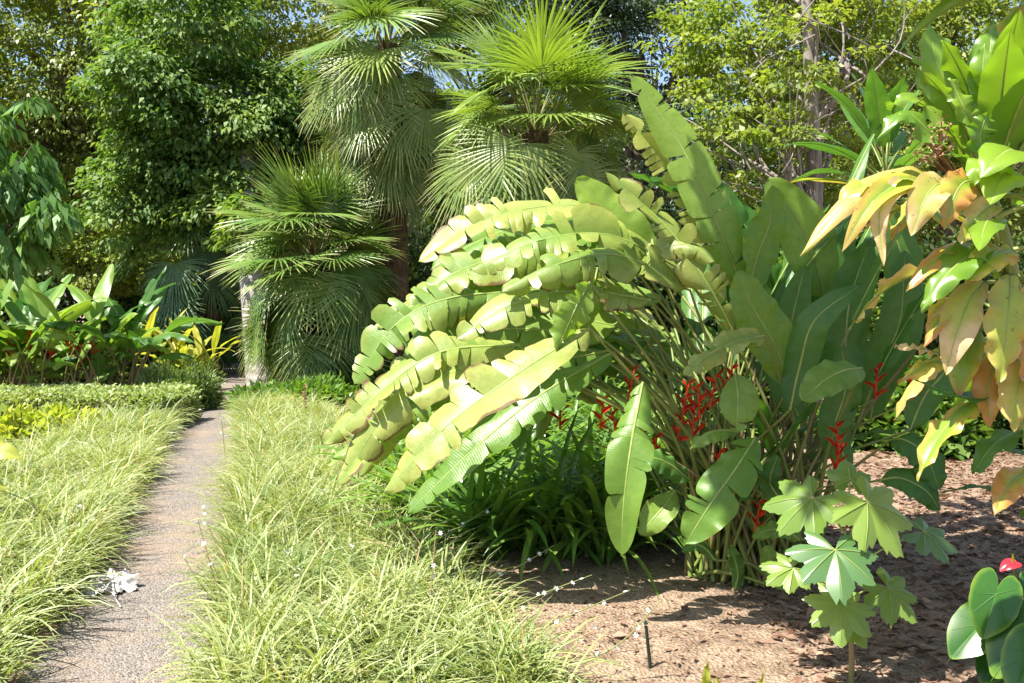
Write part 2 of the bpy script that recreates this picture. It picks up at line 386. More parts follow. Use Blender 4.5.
def path_mat():
    N = NT('fine_gravel'); geo = N.n('ShaderNodeNewGeometry').outputs['Position']
    vo = N.n('ShaderNodeTexVoronoi', feature='F1'); vo.inputs['Scale'].default_value = 95; N.l(geo, vo.inputs['Vector'])
    cs = N.n('ShaderNodeSeparateColor'); N.l(vo.outputs['Color'], cs.inputs[0])
    n0 = N.noise(1.1, geo, 4); n1 = N.noise(14, geo, 5, .7)
    c = N.mix(cs.outputs[0], rgb(.13, .112, .096), rgb(.29, .255, .222))
    dust = N.step(N.math('ADD', n0, N.math('MULTIPLY', N.math('SUBTRACT', n1, .5), .35)), .46, .64)
    c = N.mix(N.math('MULTIPLY', dust, .8), c, rgb(.29, .22, .16))
    c = N.mix(N.math('MULTIPLY', N.step(n1, .56, .72), .5), c, rgb(.17, .13, .11))
    bs = N.n('ShaderNodeBsdfPrincipled'); N.l(c, bs.inputs['Base Color']); bs.inputs['Roughness'].default_value = .92
    bs.inputs['Specular IOR Level'].default_value = .2
    h = N.math('SUBTRACT', n1, N.math('MULTIPLY', vo.outputs['Distance'], 1.2))
    bp = N.n('ShaderNodeBump'); bp.inputs['Strength'].default_value = .8; bp.inputs['Distance'].default_value = .012
    N.l(h, bp.inputs['Height']); N.l(bp.outputs[0], bs.inputs['Normal']); N.l(bs.outputs[0], N.out.inputs[0]); return N.m
M['soil'] = soil_mat(); M['path'] = path_mat()
M['chip'] = leaf_mat('leaf_litter', rgb(.13, .07, .045), rgb(.40, .27, .19), trans=.1, rough=.8, spec=.2, obj_var=0, hue_noise=20)
M['stone'] = leaf_mat('pebble', rgb(.2, .17, .155), rgb(.45, .4, .37), trans=0, rough=.85, spec=.2, obj_var=0, hue_noise=20)

# ---------------------------------------------------------------- ground and path
PATH_L = [G(10, 730), G(50, 683), G(110, 590), G(140, 530), G(165, 480), G(182, 440), G(190, 422), G(196, 405), G(212, 385), G(226, 372), G(238, 362)]
PATH_R = [G(170, 730), G(188, 683), G(206, 590), G(218, 530), G(227, 480), G(231, 440), G(232, 422), G(233, 405), G(246, 388), G(262, 374), G(275, 363)]
pl = catmull(PATH_L, 90); pr = catmull(PATH_R, 90)
pl = pl + np.array([-.14, 0, 0]); pr = pr + np.array([.06, 0, 0])
def path_dist(xy):
    c = (pl + pr)[:, :2] / 2; hw = np.linalg.norm((pr - pl)[:, :2], axis=1) / 2
    d = np.linalg.norm(xy[:, None] - c[None], axis=2) - hw[None]
    return d.min(1)
def vnoise(x, y, s=0):
    return (np.sin(x * 1.7 + 1.3 * np.sin(y * 1.1 + s)) * np.sin(y * 1.9 + 1.1 * np.sin(x * 1.3 + s)) +
            .5 * np.sin(x * 4.1 + 2 * np.sin(y * 2.7)) * np.sin(y * 3.7 + s) + .3 * np.sin(x * 9.3 + y * 3) * np.sin(y * 8.1 - x * 2.2))
gx = np.concatenate([np.linspace(-120, -12, 12), np.linspace(-11, -3, 30), np.linspace(-2.9, 4, 110), np.linspace(4.2, 11, 24), np.linspace(13, 120, 12)])
gy = np.concatenate([np.linspace(-30, 1, 10), np.linspace(2.5, 8, 90), np.linspace(8.2, 24, 50), np.linspace(26, 160, 20)])
X, Y = np.meshgrid(gx, gy)
d = path_dist(np.stack([X.ravel(), Y.ravel()], 1)).reshape(X.shape)
def gh(x, y):
    x = np.atleast_1d(x).astype(float); y = np.atleast_1d(y).astype(float)
    k = np.clip((path_dist(np.stack([x, y], 1)) - .15) / .8, 0, 1) * (np.abs(x) < 11) * (y < 24) * (y > 2)
    return k * .022 * vnoise(x * 1.5, y * 1.5)
Z = gh(X.ravel(), Y.ravel())
mb = MB(); ny, nx = X.shape
i, j = np.meshgrid(np.arange(ny - 1), np.arange(nx - 1), indexing='ij')
q = np.stack([i * nx + j, i * nx + j + 1, (i + 1) * nx + j + 1, (i + 1) * nx + j], -1).reshape(-1, 4)
mb.add(np.stack([X.ravel(), Y.ravel(), Z], 1), q)
tag(obj('ground', mb, M['soil']), kind='structure')
mb = MB(); nc = 9
t = np.linspace(0, 1, nc)
V = pl[:, None] * (1 - t[None, :, None]) + pr[:, None] * t[None, :, None]
V[..., 2] = .012 - .006 * (np.abs(2 * t - 1)[None]) ** 2
i, j = np.meshgrid(np.arange(89), np.arange(nc - 1), indexing='ij')
mb.add(V.reshape(-1, 3), np.stack([i * nc + j, i * nc + j + 1, (i + 1) * nc + j + 1, (i + 1) * nc + j], -1).reshape(-1, 4))
tag(obj('path', mb, M['path']), kind='structure')

def scatter(poly, n):
    """n points inside a ground polygon (list of xy)"""
    poly = np.array([p[:2] for p in poly]); lo, hi = poly.min(0), poly.max(0); out = []
    while len(out) < n:
        q = RS.uniform(lo, hi, (n * 2, 2)); ins = np.zeros(len(q), bool); k = len(poly) - 1
        for a in range(len(poly)):
            pa, pb = poly[a], poly[k]; k = a
            c = ((pa[1] > q[:, 1]) != (pb[1] > q[:, 1])) & (q[:, 0] < (pb[0] - pa[0]) * (q[:, 1] - pa[1]) / (pb[1] - pa[1] + 1e-12) + pa[0])
            ins ^= c
        out.extend(q[ins].tolist())
    return np.array(out[:n])

# pebbles on the path, litter on the soil
mb = MB()
tt = RS.uniform(0, 1, 5000) ** 1.6; k = (tt * 70).astype(int); w = RS.random(5000)
pp = pl[k] * (1 - w[:, None]) + pr[k] * w[:, None] + RS.normal(0, .04, (5000, 3)); pp[:, 2] = .010
pp = pp[path_dist(pp[:, :2]) < 0]
n = len(pp); sz = RS.uniform(.003, .009, n)
dv = RS.normal(0, 1, (n, 3)); dv[:, 2] = np.abs(dv[:, 2]) * .3
for rot in range(3):   # small faceted stones
    a = RS.uniform(0, 6.28, n); d3 = np.stack([np.cos(a), np.sin(a), 0 * a], 1)
    leaf_quads(mb, pp - d3 * sz[:, None] * .7 + np.array([0, 0, .002]), d3, np.tile([[0, 0, 1.]], (n, 1)) + RS.normal(0, .3, (n, 3)), sz * 1.5, sz * .7, RS.random(n), bend=.1)
tag(obj('path_gravel', mb, M['stone'], smooth=False), 'fine grey pebbles loose on the gravel path', 'gravel', kind='stuff')

soil_poly = [G(430, 560), G(640, 530), G(930, 430), G(1060, 420), np.array([3.6, 3.0, 0]), np.array([.5, 3.0, 0]), G(560, 683)]
def litter(name, poly, n, label, lo, hi):
    mb = MB(); q = scatter(poly, n); z = gh(q[:, 0], q[:, 1])
    a = RS.uniform(0, 6.28, n); d3 = np.stack([np.cos(a), np.sin(a), RS.normal(0, .15, n)], 1)
    L = RS.uniform(lo, hi, n) * RS.choice([.5, 1, 1.6], n, p=[.5, .4, .1])
    leaf_quads(mb, np.stack([q[:, 0], q[:, 1], z + RS.uniform(.004, .016, n)], 1), d3, np.array([[0, 0, 1.]]) + RS.normal(0, .35, (n, 3)), L, L * RS.uniform(.12, .3, n), RS.random(n), bend=.05)
    tag(obj(name, mb, M['chip']), label, 'leaf litter', kind='stuff')
mul = [G(760, 600), G(800, 480), G(930, 425), G(1080, 415), np.array([3.8, 3.0, 0]), np.array([1.0, 3.2, 0]), G(800, 683)]
litter('leaf_litter', mul, 22000, 'brown leaf litter and bark chips over the shaded bed at right', .03, .085)
litter('soil_litter', soil_poly, 11000, 'sparse dry bits lying on the bare reddish soil', .015, .055)

# ---------------------------------------------------------------- spider plant borders
def spider_bed(name, label, poly, ntuft, blades, seed, hscale=1.0, mask=None):
    mb = MB(); q = scatter(poly, ntuft)
    if mask is not None: q = q[mask(q)]
    q = q[path_dist(q) > .07]
    nb = RS.poisson(blades, len(q)); b = np.repeat(q, nb, 0) + RS.normal(0, .035, (nb.sum(), 2))
    n = len(b)
    hs = np.repeat(RS.uniform(.6, 1.3, len(q)), nb)
    # lean: outward plus a drift of the whole bed
    lean = vnoise(b[:, 0] * .9, b[:, 1] * .9, seed)
    az = RS.uniform(0, 6.28, n)
    L = RS.uniform(.26, .48, n) * hscale * hs * (1 + .12 * lean)
    straps(mb, np.stack([b[:, 0], b[:, 1], gh(b[:, 0], b[:, 1]) + 0.0], 1), az, RS.uniform(.1, .75, n), L, RS.uniform(.0036, .0068, n) * hscale,
           RS.uniform(.8, 2.1, n), nseg=5, fold=.35, twist=RS.normal(0, .5, n), taper=.55,
           rnd=np.clip(np.repeat(RS.normal(.45, .2, len(q)), nb) + RS.normal(0, .18, n), 0, 1))
    tag(obj(name, mb, M['spider']), label, 'ground cover', kind='stuff')

right_poly = [G(176, 715), G(190, 683), G(208, 590), G(220, 530), G(229, 480), G(233, 430), G(235, 408), G(300, 405), G(332, 425), G(352, 455), G(395, 520), G(422, 565), G(495, 640), G(535, 690), np.array([.15, 3.2, 0]), np.array([-1.2, 3.2, 0])]
spider_bed('spider_plant_border', 'pale green striped spider plant border along the right side of the path', right_poly, 1900, 26, 1)
left_poly = [np.array([-4.6, 3.3, 0]), np.array([-1.9, 3.3, 0]), G(45, 683), G(105, 590), G(132, 530), G(158, 480), G(176, 440), G(184, 420), G(150, 412), G(70, 455), G(-60, 500)]
spider_bed('spider_plant_border', 'pale green striped spider plant border along the left side of the path', left_poly, 2000, 26, 2, 1.1)

# thin flowering stalks of the spider plants
def stalk(pts, label, nf=5, group='flower stalks of the spider plants'):
    t = thing('flower_stalk', label, 'flower stalk', pts[0], group)
    mb = MB(); tube(mb, pts, [.0042, .0034, .002], 4, n=14); obj('stem', mb, M['drystalk'] if RS.random() < .4 else M['petiole'], t)
    c = catmull(pts, 40)
    for k in range(nf):
        p = c[min(39, int(14 + 25 * (k + RS.random()) / nf))] + RS.normal(0, .008, 3)
        mb = MB(); m = 6; a = np.linspace(0, 6.28, m, endpoint=False); ax = nz(RS.normal(0, 1, 3) + np.array([0, -.8, .8]))
        u = nz(np.cross(ax, [.3, .5, .8])); v = np.cross(ax, u)
        d3 = np.cos(a)[:, None] * u + np.sin(a)[:, None] * v + ax * .25
        leaf_quads(mb, np.tile(p, (m, 1)), d3, np.tile(ax, (m, 1)), np.full(m, .014), np.full(m, .0035), RS.random(m))
        obj('flower', mb, M['whitep'], t)
def stalk_px(b, mids, tip, label, nf=5, d=None):
    g = G(*b); g[2] = .05; y = g[1]
    pts = [g] + [P(px, py, y + dy) for px, py, dy in mids] + [P(tip[0], tip[1], y + tip[2])]
    stalk(pts, label, nf)
L1 = 'thin spider plant stalk with tiny white flowers arching over the gravel path'
L2 = 'thin spider plant stalk with tiny white flowers reaching over the bare soil'
L3 = 'thin spider plant stalk with tiny white flowers rising from the striped border beside the path'
stalk_px((235, 640), [(215, 580, 0)], (198, 520, 0), L1); stalk_px((222, 560), [(205, 520, 0)], (200, 500, .1), L1)
stalk_px((228, 620), [(205, 590, -.1)], (182, 555, -.1), L1, 4); stalk_px((226, 470), [(222, 425, 0)], (218, 408, 0), L1, 3)
stalk_px((150, 460), [(185, 418, 0)], (205, 408, 0), L1, 3)
stalk_px((430, 600), [(500, 575, -.1)], (555, 545, 0), L2, 6); stalk_px((470, 640), [(540, 595, 0)], (592, 575, .1), L2, 6)
stalk_px((500, 660), [(560, 620, 0)], (630, 590, .1), L2, 6); stalk_px((540, 680), [(610, 650, 0)], (662, 600, 0), L2, 5)
stalk_px((400, 570), [(455, 530, 0)], (500, 500, .1), L2, 5); stalk_px((520, 680), [(575, 640, 0)], (610, 622, .1), L2, 5)
stalk_px((350, 600), [(352, 540, 0)], (350, 505, 0), L3, 4); stalk_px((430, 640), [(432, 580, 0)], (436, 530, 0), L3, 4)
stalk_px((300, 620), [(296, 570, 0)], (280, 540, 0), L3, 4); stalk_px((290, 520), [(284, 470, 0)], (270, 446, 0), L3, 3)
stalk_px((110, 560), [(95, 520, 0)], (70, 500, 0), 'thin spider plant stalk with tiny white flowers above the border left of the path', 4)
stalk_px((60, 600), [(64, 545, 0)], (80, 520, 0), 'thin spider plant stalk with tiny white flowers above the border left of the path', 4)

# ---------------------------------------------------------------- fan palms
def frond_mesh(name, K, R, span, pet, pitch, droop, el, mats, seed, pw=.012):
    """one fan: petiole along +Y, then pleated segments whose tips bend towards gravity (el = the elevation it will hang at)"""
    rng = np.random.default_rng(seed); mb = MB()
    g = np.array([0, -math.sin(el), -math.cos(el)])
    pp = np.array([[0, 0, 0], [0, pet * .5, .03], [0, pet, -.02]])
    tube(mb, pp, [pw * 1.6, pw, pw * .8], 5, 1, .5, n=6)
    O = pp[-1]
    a0 = np.linspace(-span, span, K) + rng.normal(0, .018, K)
    st = np.array([0.03, .2, .36, .5, .64, .78, .9, 1.0]); n = len(st)
    cp, sp = math.cos(pitch), math.sin(pitch)
    for k in range(K):
        a = a0[k]; Lk = R * (1 - .25 * (abs(a) / span) ** 2) * rng.uniform(.88, 1.06)
        d = np.array([math.sin(a), math.cos(a) * cp, -math.cos(a) * sp]); nf = np.array([0, sp, cp])
        dr = droop * rng.uniform(.6, 1.5)
        p = O.copy(); prev = 0; ctr = []; dirs = []
        for q in st:
            dd = nz(d + g * dr * max(0, q - .3) ** 1.2 + np.array([0, 0, .12]) * (1 - q) * (1 if el > 0 else 0))
            p = p + dd * (q - prev) * Lk; prev = q; ctr.append(p.copy()); dirs.append(dd)
        ctr = np.array(ctr); dirs = np.array(dirs)
        lat = nz(np.cross(dirs, nf)); nn = np.cross(lat, dirs)
        da = span / K
        w0 = .40 * Lk * math.tan(da)
        hw = np.where(st < .4, st * Lk * math.tan(da), w0 * np.clip((1.02 - st) / .62, 0.03, 1) ** .8)[:, None]
        tw = rng.normal(0, .5) * st[:, None] ** 2
        lat = lat * np.cos(tw) + nn * np.sin(tw)
        V = np.stack([ctr - lat * hw - nn * hw * .3, ctr + nn * hw * .35, ctr + lat * hw - nn * hw * .3], 1)
        i = np.arange(n - 1)[:, None] * 3 + np.arange(2)[None]
        Q = np.stack([i, i + 1, i + 4, i + 3], -1).reshape(-1, 4)
        UV = np.stack(np.broadcast_arrays(np.array([0, .5, 1])[None], st[:, None]), -1)
        mb.add(V.reshape(-1, 3), Q, UV.reshape(-1, 2), rng.random())
    return mb.mesh(name, mats)

def palm(label, base, top, nf, R, pet, mset, trunk_r, emin=-75, emax=85, seed=0, depth=.5, K=34):
    rng = np.random.default_rng(seed)
    t = thing('fan_palm', label, 'palm', base, 'fan palms behind the arching leaves')
    cl = [(mset[0], 72, 1.9, (.05, .25), .25), (mset[0], 35, 1.9, (.6, .85), .45), (mset[1], 0, 1.75, (.95, 1.2), .6), (mset[1], -30, 1.6, (.75, .95), .6), (mset[2], -65, 1.3, (.2, .45), .6)]
    me = [[frond_mesh('frond', K, R, sp, pet, pitch + .12 * q, dr, math.radians(e), [M[m], M['petiole']], seed * 50 + 7 * k + q) for q, pitch in enumerate(pt)] for k, (m, e, sp, pt, dr) in enumerate(cl)]
    mb = MB(); mid = (np.array(base) + np.array(top)) / 2 + np.array([.05, .05, 0])
    tube(mb, [np.array(base) - np.array([0, 0, .05]), mid, top], [trunk_r * 1.25, trunk_r, trunk_r * .9], 14, n=30)
    # leaf-base boots
    L = np.linalg.norm(np.array(top) - base)
    nb = 160
    u = rng.uniform(.02, 1, nb); a = rng.uniform(0, 6.28, nb)
    pos = np.array(base)[None] * (1 - u[:, None]) + np.array(top)[None] * u[:, None]
    o3 = np.stack([np.cos(a), np.sin(a), 0 * a], 1)
    leaf_quads(mb, pos + o3 * trunk_r * .9, o3 * .5 + np.array([0, 0, 1.]), o3, rng.uniform(.15, .35, nb), rng.uniform(.02, .05, nb), rng.random(nb), bend=-.2)
    obj('trunk', mb, M['fibre'], t)
    for k in range(nf):
        u = (k + .5) / nf
        ed = emax + (emin - emax) * u ** .9 + rng.normal(0, 19); el = math.radians(ed)
        az = k * 2.39996 + rng.normal(0, .15)
        cls = int(np.argmin([abs(ed - c[1]) for c in cl]))
        o = link('frond', me[cls][int(rng.integers(2))], t)
        o.matrix_parent_inverse = Matrix.Identity(4)
        z = top[2] - u * depth + rng.normal(0, .05)
        loc = Vector((top[0], top[1], z)) - Vector(t.location)
        rot = Matrix.Rotation(az, 4, 'Z') @ Matrix.Rotation(el, 4, 'X') @ Matrix.Rotation(rng.normal(0, .35), 4, 'Y')
        s = rng.uniform(.78, 1.1)
        o.matrix_local = Matrix.Translation(loc) @ rot @ Matrix.Scale(s, 4)
    return t

b1 = G(293, 399); palm('round sunlit fan palm closest to the gravel path, fronds down almost to the ground', b1, P(316, 256, b1[1]), 104, 1.08, .92, ('frond', 'frond', 'frondold'), .26, emin=-68, depth=1.0, seed=1)
b3 = np.array([P(530, 330, 13.6)[0], 13.6, 0]); palm('sunlit fan palm with upright crown spikes just behind the big arching leaves', b3, P(535, 132, 13.6), 74, 1.1, 1.08, ('frondnew', 'frondold', 'frondold'), .22, emin=-55, emax=88, depth=.6, seed=2)
b2 = np.array([P(392, 330, 16.2)[0], 16.2, 0]); palm('tallest sunlit fan palm, its crown cut by the top of the photo', b2, P(388, 46, 16.2), 92, 1.1, 1.05, ('frond', 'frondold', 'frondold'), .25, emin=-72, depth=1.35, seed=3)
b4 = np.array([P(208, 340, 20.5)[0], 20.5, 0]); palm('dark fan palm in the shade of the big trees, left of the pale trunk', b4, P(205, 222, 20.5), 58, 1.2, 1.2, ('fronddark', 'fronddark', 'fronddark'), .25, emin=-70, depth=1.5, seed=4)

# ---------------------------------------------------------------- trees
def tree(name, label, base, blobs, nclump, per, leafL, leafW, mat, bark, trunk_r, seed, flat=.55, clump_r=.5, droop=0.0, limbs=9, group=None, trunk_top=None, shell=.55, twig=False, limb_lo=8, reach=False):
    rng = np.random.default_rng(seed)
    base = np.array(base, float)
    t = thing(name, label, 'tree', base, group)
    blobs = [(np.array(c, float), np.array(r, float)) for c, r in blobs]
    vol = np.array([np.prod(r) ** .8 for _, r in blobs]); pick = rng.choice(len(blobs), nclump, p=vol / vol.sum())
    dirs = nz(rng.normal(0, 1, (nclump, 3))); rad = rng.uniform(shell ** 3, 1.05, nclump) ** (1 / 3)
    cc = np.array([blobs[k][0] for k in pick]); rr = np.array([blobs[k][1] for k in pick])
    lump = 1 + .22 * np.sin(dirs[:, 0] * 5 + seed) * np.sin(dirs[:, 1] * 4 + 2 * seed) + .15 * np.sin(dirs[:, 2] * 7 + seed)
    cp = cc + dirs * rr * (rad * lump)[:, None]
    keep = cp[:, 2] > .25; cp, dirs = cp[keep], dirs[keep]; nclump = len(cp)
    cr = clump_r * rng.uniform(.55, 1.3, nclump)
    nl = rng.poisson(per * np.clip((cr / clump_r) ** 1.5, .3, 2))
    ci = np.repeat(np.arange(nclump), nl); n = len(ci)
    off = nz(rng.normal(0, 1, (n, 3))) * (rng.random(n) ** .5)[:, None]
    off[:, 2] *= flat
    pos = cp[ci] + off * cr[ci][:, None]
    pos[:, 2] -= (off[:, 0] ** 2 + off[:, 1] ** 2) * cr[ci] * droop * .6
    outw = nz(off * np.array([1, 1, .4]) + dirs[ci] * .5 + rng.normal(0, .45, (n, 3)))
    outw[:, 2] -= .25 + droop
    nr = np.array([[0, 0, 1.]]) + dirs[ci] * .35 + rng.normal(0, .5, (n, 3))
    L = leafL * rng.uniform(.65, 1.3, n)
    mb = MB(); leaf_quads(mb, pos, outw, nr, L, L * leafW * rng.uniform(.8, 1.2, n), np.clip(rng.normal(.5, .22, n) + rng.normal(0, .12, nclump)[ci], 0, 1))
    obj('crown', mb, mat, t)
    tt = np.array(trunk_top, float) if trunk_top is not None else blobs[0][0] * np.array([1, 1, 1.0])
    mid = base * .5 + tt * .5 + rng.normal(0, .12, 3) * np.array([1, 1, 0])
    mb = MB(); tube(mb, [base - np.array([0, 0, .1]), base * .8 + mid * .2, mid, tt], [trunk_r * 1.35, trunk_r * 1.02, trunk_r * .85, trunk_r * .45], 12, n=26)
    obj('trunk', mb, bark, t)
    tp = catmull([base, mid, tt], 20)
    sel = rng.choice(nclump, min(limbs, nclump), replace=False)
    if reach: sel = [int(np.argmin(np.linalg.norm(cp - b[0], axis=1))) for b in blobs]
    for k in sel:
        e = cp[k]; s = tp[int(rng.integers(limb_lo, 19))]
        if s[2] > e[2] - .3: s = tp[limb_lo]
        m1 = s * .6 + e * .4 + rng.normal(0, .25, 3) + np.array([0, 0, .25]); m2 = s * .25 + e * .75 + rng.normal(0, .2, 3)
        mb = MB(); r0 = trunk_r * rng.uniform(.22, .42)
        tube(mb, [s, m1, m2, e], [r0, r0 * .7, r0 * .45, r0 * .12], 7, n=16)
        if twig:
            for _ in range(5):
                a = (m2 if rng.random() < .6 else m1) + rng.normal(0, .05, 3); b = e + rng.normal(0, .9, 3)
                tube(mb, [a, (a + b) / 2 + rng.normal(0, .2, 3), b], [r0 * .35, r0 * .22, r0 * .06], 5, n=10)
        obj('limb', mb, bark, t)
    return t

# pale trunk carrying the glossy green crown
bt = G(259, 387)
tree('broadleaf_tree', 'glossy green tree on a straight pale grey trunk at the bend of the path', bt + np.array([0, .2, 0]),
     [(P(225, 130, 20), (2.1, 1.6, 1.35)), (P(290, 120, 20), (1.2, 1.2, 1.0)), (P(160, 175, 20), (1.3, 1.2, 1.0)), (P(235, 210, 19.5), (1.6, 1.0, .7)), (P(150, 85, 19), (1.2, 1., .8)), (P(130, 215, 19.5), (1.0, .9, .8)), (P(250, 225, 17.9), (.8, .45, .75)), (P(190, 20, 19.5), (1.6, 1.2, 1.0))],
     500, 95, .15, .24, M['ficus'], M['greybark'], .23, 21, clump_r=.46, droop=.45, trunk_top=P(250, 90, 20), limb_lo=17, limbs=4)
tree('broadleaf_tree', 'huge olive-toned tree filling the upper left of the photo', [-10.5, 25, 0],
     [(P(60, 70, 24), (3.6, 2.5, 3.0)), (P(190, 25, 24), (3.0, 2.4, 2.0)), (P(300, 0, 23), (2.0, 1.8, 1.8)), (P(-60, 120, 23), (2.6, 2.5, 2.8)), (P(70, 165, 25), (2.2, 2, 1.6)), (P(120, -60, 24), (5, 2.5, 2.0))],
     1100, 90, .14, .25, M['olive'], M['bark'], .45, 22, clump_r=.6, droop=.25, limbs=14)
tree('mango_tree', 'tree with long drooping glossy leaves reaching in from the left edge', [-9.6, 12.6, 0],
     [(P(5, 195, 12.6), (.75, .9, .7)), (P(52, 208, 12.4), (.38, .5, .16)), (P(-75, 150, 13), (1.4, 1.3, 1.2)), (P(12, 148, 12.8), (.4, .6, .22)), (P(15, 240, 12.4), (.5, .5, .3))],
     95, 44, .26, .19, M['mango'], M['bark'], .16, 23, clump_r=.32, droop=1.1, limbs=7, shell=.3)
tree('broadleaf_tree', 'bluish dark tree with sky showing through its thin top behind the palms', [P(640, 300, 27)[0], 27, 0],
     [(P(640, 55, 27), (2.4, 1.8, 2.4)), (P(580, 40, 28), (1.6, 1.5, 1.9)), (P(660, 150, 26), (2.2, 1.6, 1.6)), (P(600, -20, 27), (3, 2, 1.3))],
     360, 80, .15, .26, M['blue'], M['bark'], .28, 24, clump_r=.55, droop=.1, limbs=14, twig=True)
tree('broadleaf_tree', 'small yellow-green tree glimpsed between the dark fan palm and the left clump', [P(150, 300, 23)[0], 23, 0],
     [(P(150, 235, 23), (1.7, 1.2, 1.5)), (P(100, 255, 23), (1.3, 1.0, 1.2)), (P(210, 200, 23.5), (1.3, 1.0, 1.0))], 200, 80, .13, .28, M['light'], M['bark'], .14, 29, clump_r=.42, limbs=8)
tree('broadleaf_tree', 'light green tree between the tall fan palm and the bluish tree', [P(500, 300, 30)[0], 30, 0],
     [(P(500, 20, 30), (2.6, 2, 1.9)), (P(545, 45, 31), (1.5, 1.5, 1.3)), (P(440, -10, 30), (2.5, 2, 1.8)), (P(480, 110, 31), (2.6, 1.6, 1.2))],
     330, 80, .17, .25, M['light'], M['bark'], .25, 25, clump_r=.6, limbs=8)
tree('acacia_tree', 'airy lime green tree with pale trunk and bare twisting twigs', [P(808, 300, 13.6)[0], 13.6, 0],
     [(P(760, 50, 15), (1.5, 1.2, 1.1)), (P(830, 70, 15), (1.3, 1.2, 1.2)), (P(730, 110, 14.5), (.9, .8, .9)), (P(850, 20, 15), (1.3, 1.2, .8)), (P(780, 150, 14.5), (1.4, 1, .8)), (P(700, 40, 15.5), (.9, .9, 1.0)), (P(790, -20, 15), (2, 1.3, .8)), (P(812, 60, 13.3), (.7, .4, .8)), (P(790, 130, 13.2), (.6, .4, .5)), (P(820, 195, 15), (1., .8, .6))],
     330, 62, .11, .3, M['light'], M['palebark'], .125, 26, clump_r=.34, flat=.28, limbs=26, trunk_top=P(804, -40, 13.8), shell=.2, twig=True)
tree('broadleaf_tree', 'dark tree behind the tall strap-leaved plant at the upper right', [P(950, 300, 24)[0], 24, 0],
     [(P(950, 40, 24), (2.6, 2, 1.8)), (P(1010, 90, 23), (2.2, 1.8, 2)), (P(900, 10, 24), (2, 1.8, 1.2)), (P(900, 150, 24), (2.2, 1.6, 1.6)), (P(960, 210, 24), (2.4, 1.6, 1.6))],
     430, 80, .15, .26, M['olive'], M['bark'], .28, 27, clump_r=.55, limbs=12, twig=True)
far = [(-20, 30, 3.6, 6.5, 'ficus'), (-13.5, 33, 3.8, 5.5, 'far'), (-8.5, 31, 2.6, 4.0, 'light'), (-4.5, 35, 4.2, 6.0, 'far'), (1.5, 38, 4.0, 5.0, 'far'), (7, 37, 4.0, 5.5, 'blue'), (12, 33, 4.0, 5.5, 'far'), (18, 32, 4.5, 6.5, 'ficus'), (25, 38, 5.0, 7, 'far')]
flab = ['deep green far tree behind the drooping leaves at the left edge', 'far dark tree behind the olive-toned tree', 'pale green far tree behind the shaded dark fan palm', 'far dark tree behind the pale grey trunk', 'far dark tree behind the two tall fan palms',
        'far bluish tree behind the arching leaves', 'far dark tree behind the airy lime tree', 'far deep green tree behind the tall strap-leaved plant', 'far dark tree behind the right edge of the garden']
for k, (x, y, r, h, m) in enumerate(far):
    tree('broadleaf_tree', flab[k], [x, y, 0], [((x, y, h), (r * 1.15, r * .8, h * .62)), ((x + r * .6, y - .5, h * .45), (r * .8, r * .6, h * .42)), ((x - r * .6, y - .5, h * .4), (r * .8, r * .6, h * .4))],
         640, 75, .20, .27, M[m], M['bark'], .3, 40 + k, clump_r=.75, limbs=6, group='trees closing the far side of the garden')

tree('broadleaf_tree', 'unseen tree added beyond the right edge, its branch shading the soil bed', [4.6, 4.9, 0],  # crown out of view, added to cast shade on the mulch at right
     [((.4, 3.55, 4.6), (.95, .75, .4)), ((1.25, 3.75, 4.75), (.9, .75, .42)), ((2.7, 4.6, 5.2), (.7, .6, .4)), ((4.2, 5.0, 5.5), (.8, .8, .5))],
     430, 62, .17, .32, M['ficus'], M['bark'], .16, 71, clump_r=.3, limbs=5, trunk_top=(3.4, 5.0, 5.2), limb_lo=18, reach=True)
for k, (x, y, r, h, m, lab) in enumerate([(-30, 46, 6.5, 8.5, 'ficus', 'distant green tree closing the gap at the upper left corner'), (-18, 50, 6.5, 9, 'light', 'distant pale tree glimpsed above the olive-toned tree'), (-7, 48, 6.0, 8, 'ficus', 'distant green tree glimpsed between the pale grey trunk and the tallest palm'),
        (3, 52, 6.5, 8.5, 'light', 'distant pale tree glimpsed between the two tall fan palms'), (13, 49, 6.0, 8.5, 'ficus', 'distant green tree glimpsed through the airy lime tree'), (24, 50, 7.0, 9.5, 'light', 'distant pale tree glimpsed behind the dark tree at the upper right')]):
    tree('broadleaf_tree', lab, [x, y, 0], [((x, y, h), (r * 1.2, r * .6, h * .75)), ((x, y - 1, h * .4), (r * 1.2, r * .5, h * .4))], 620, 70, .34, .3, M[m], M['bark'], .35, 140 + k, clump_r=1.2, limbs=5, group='trees closing the far side of the garden')
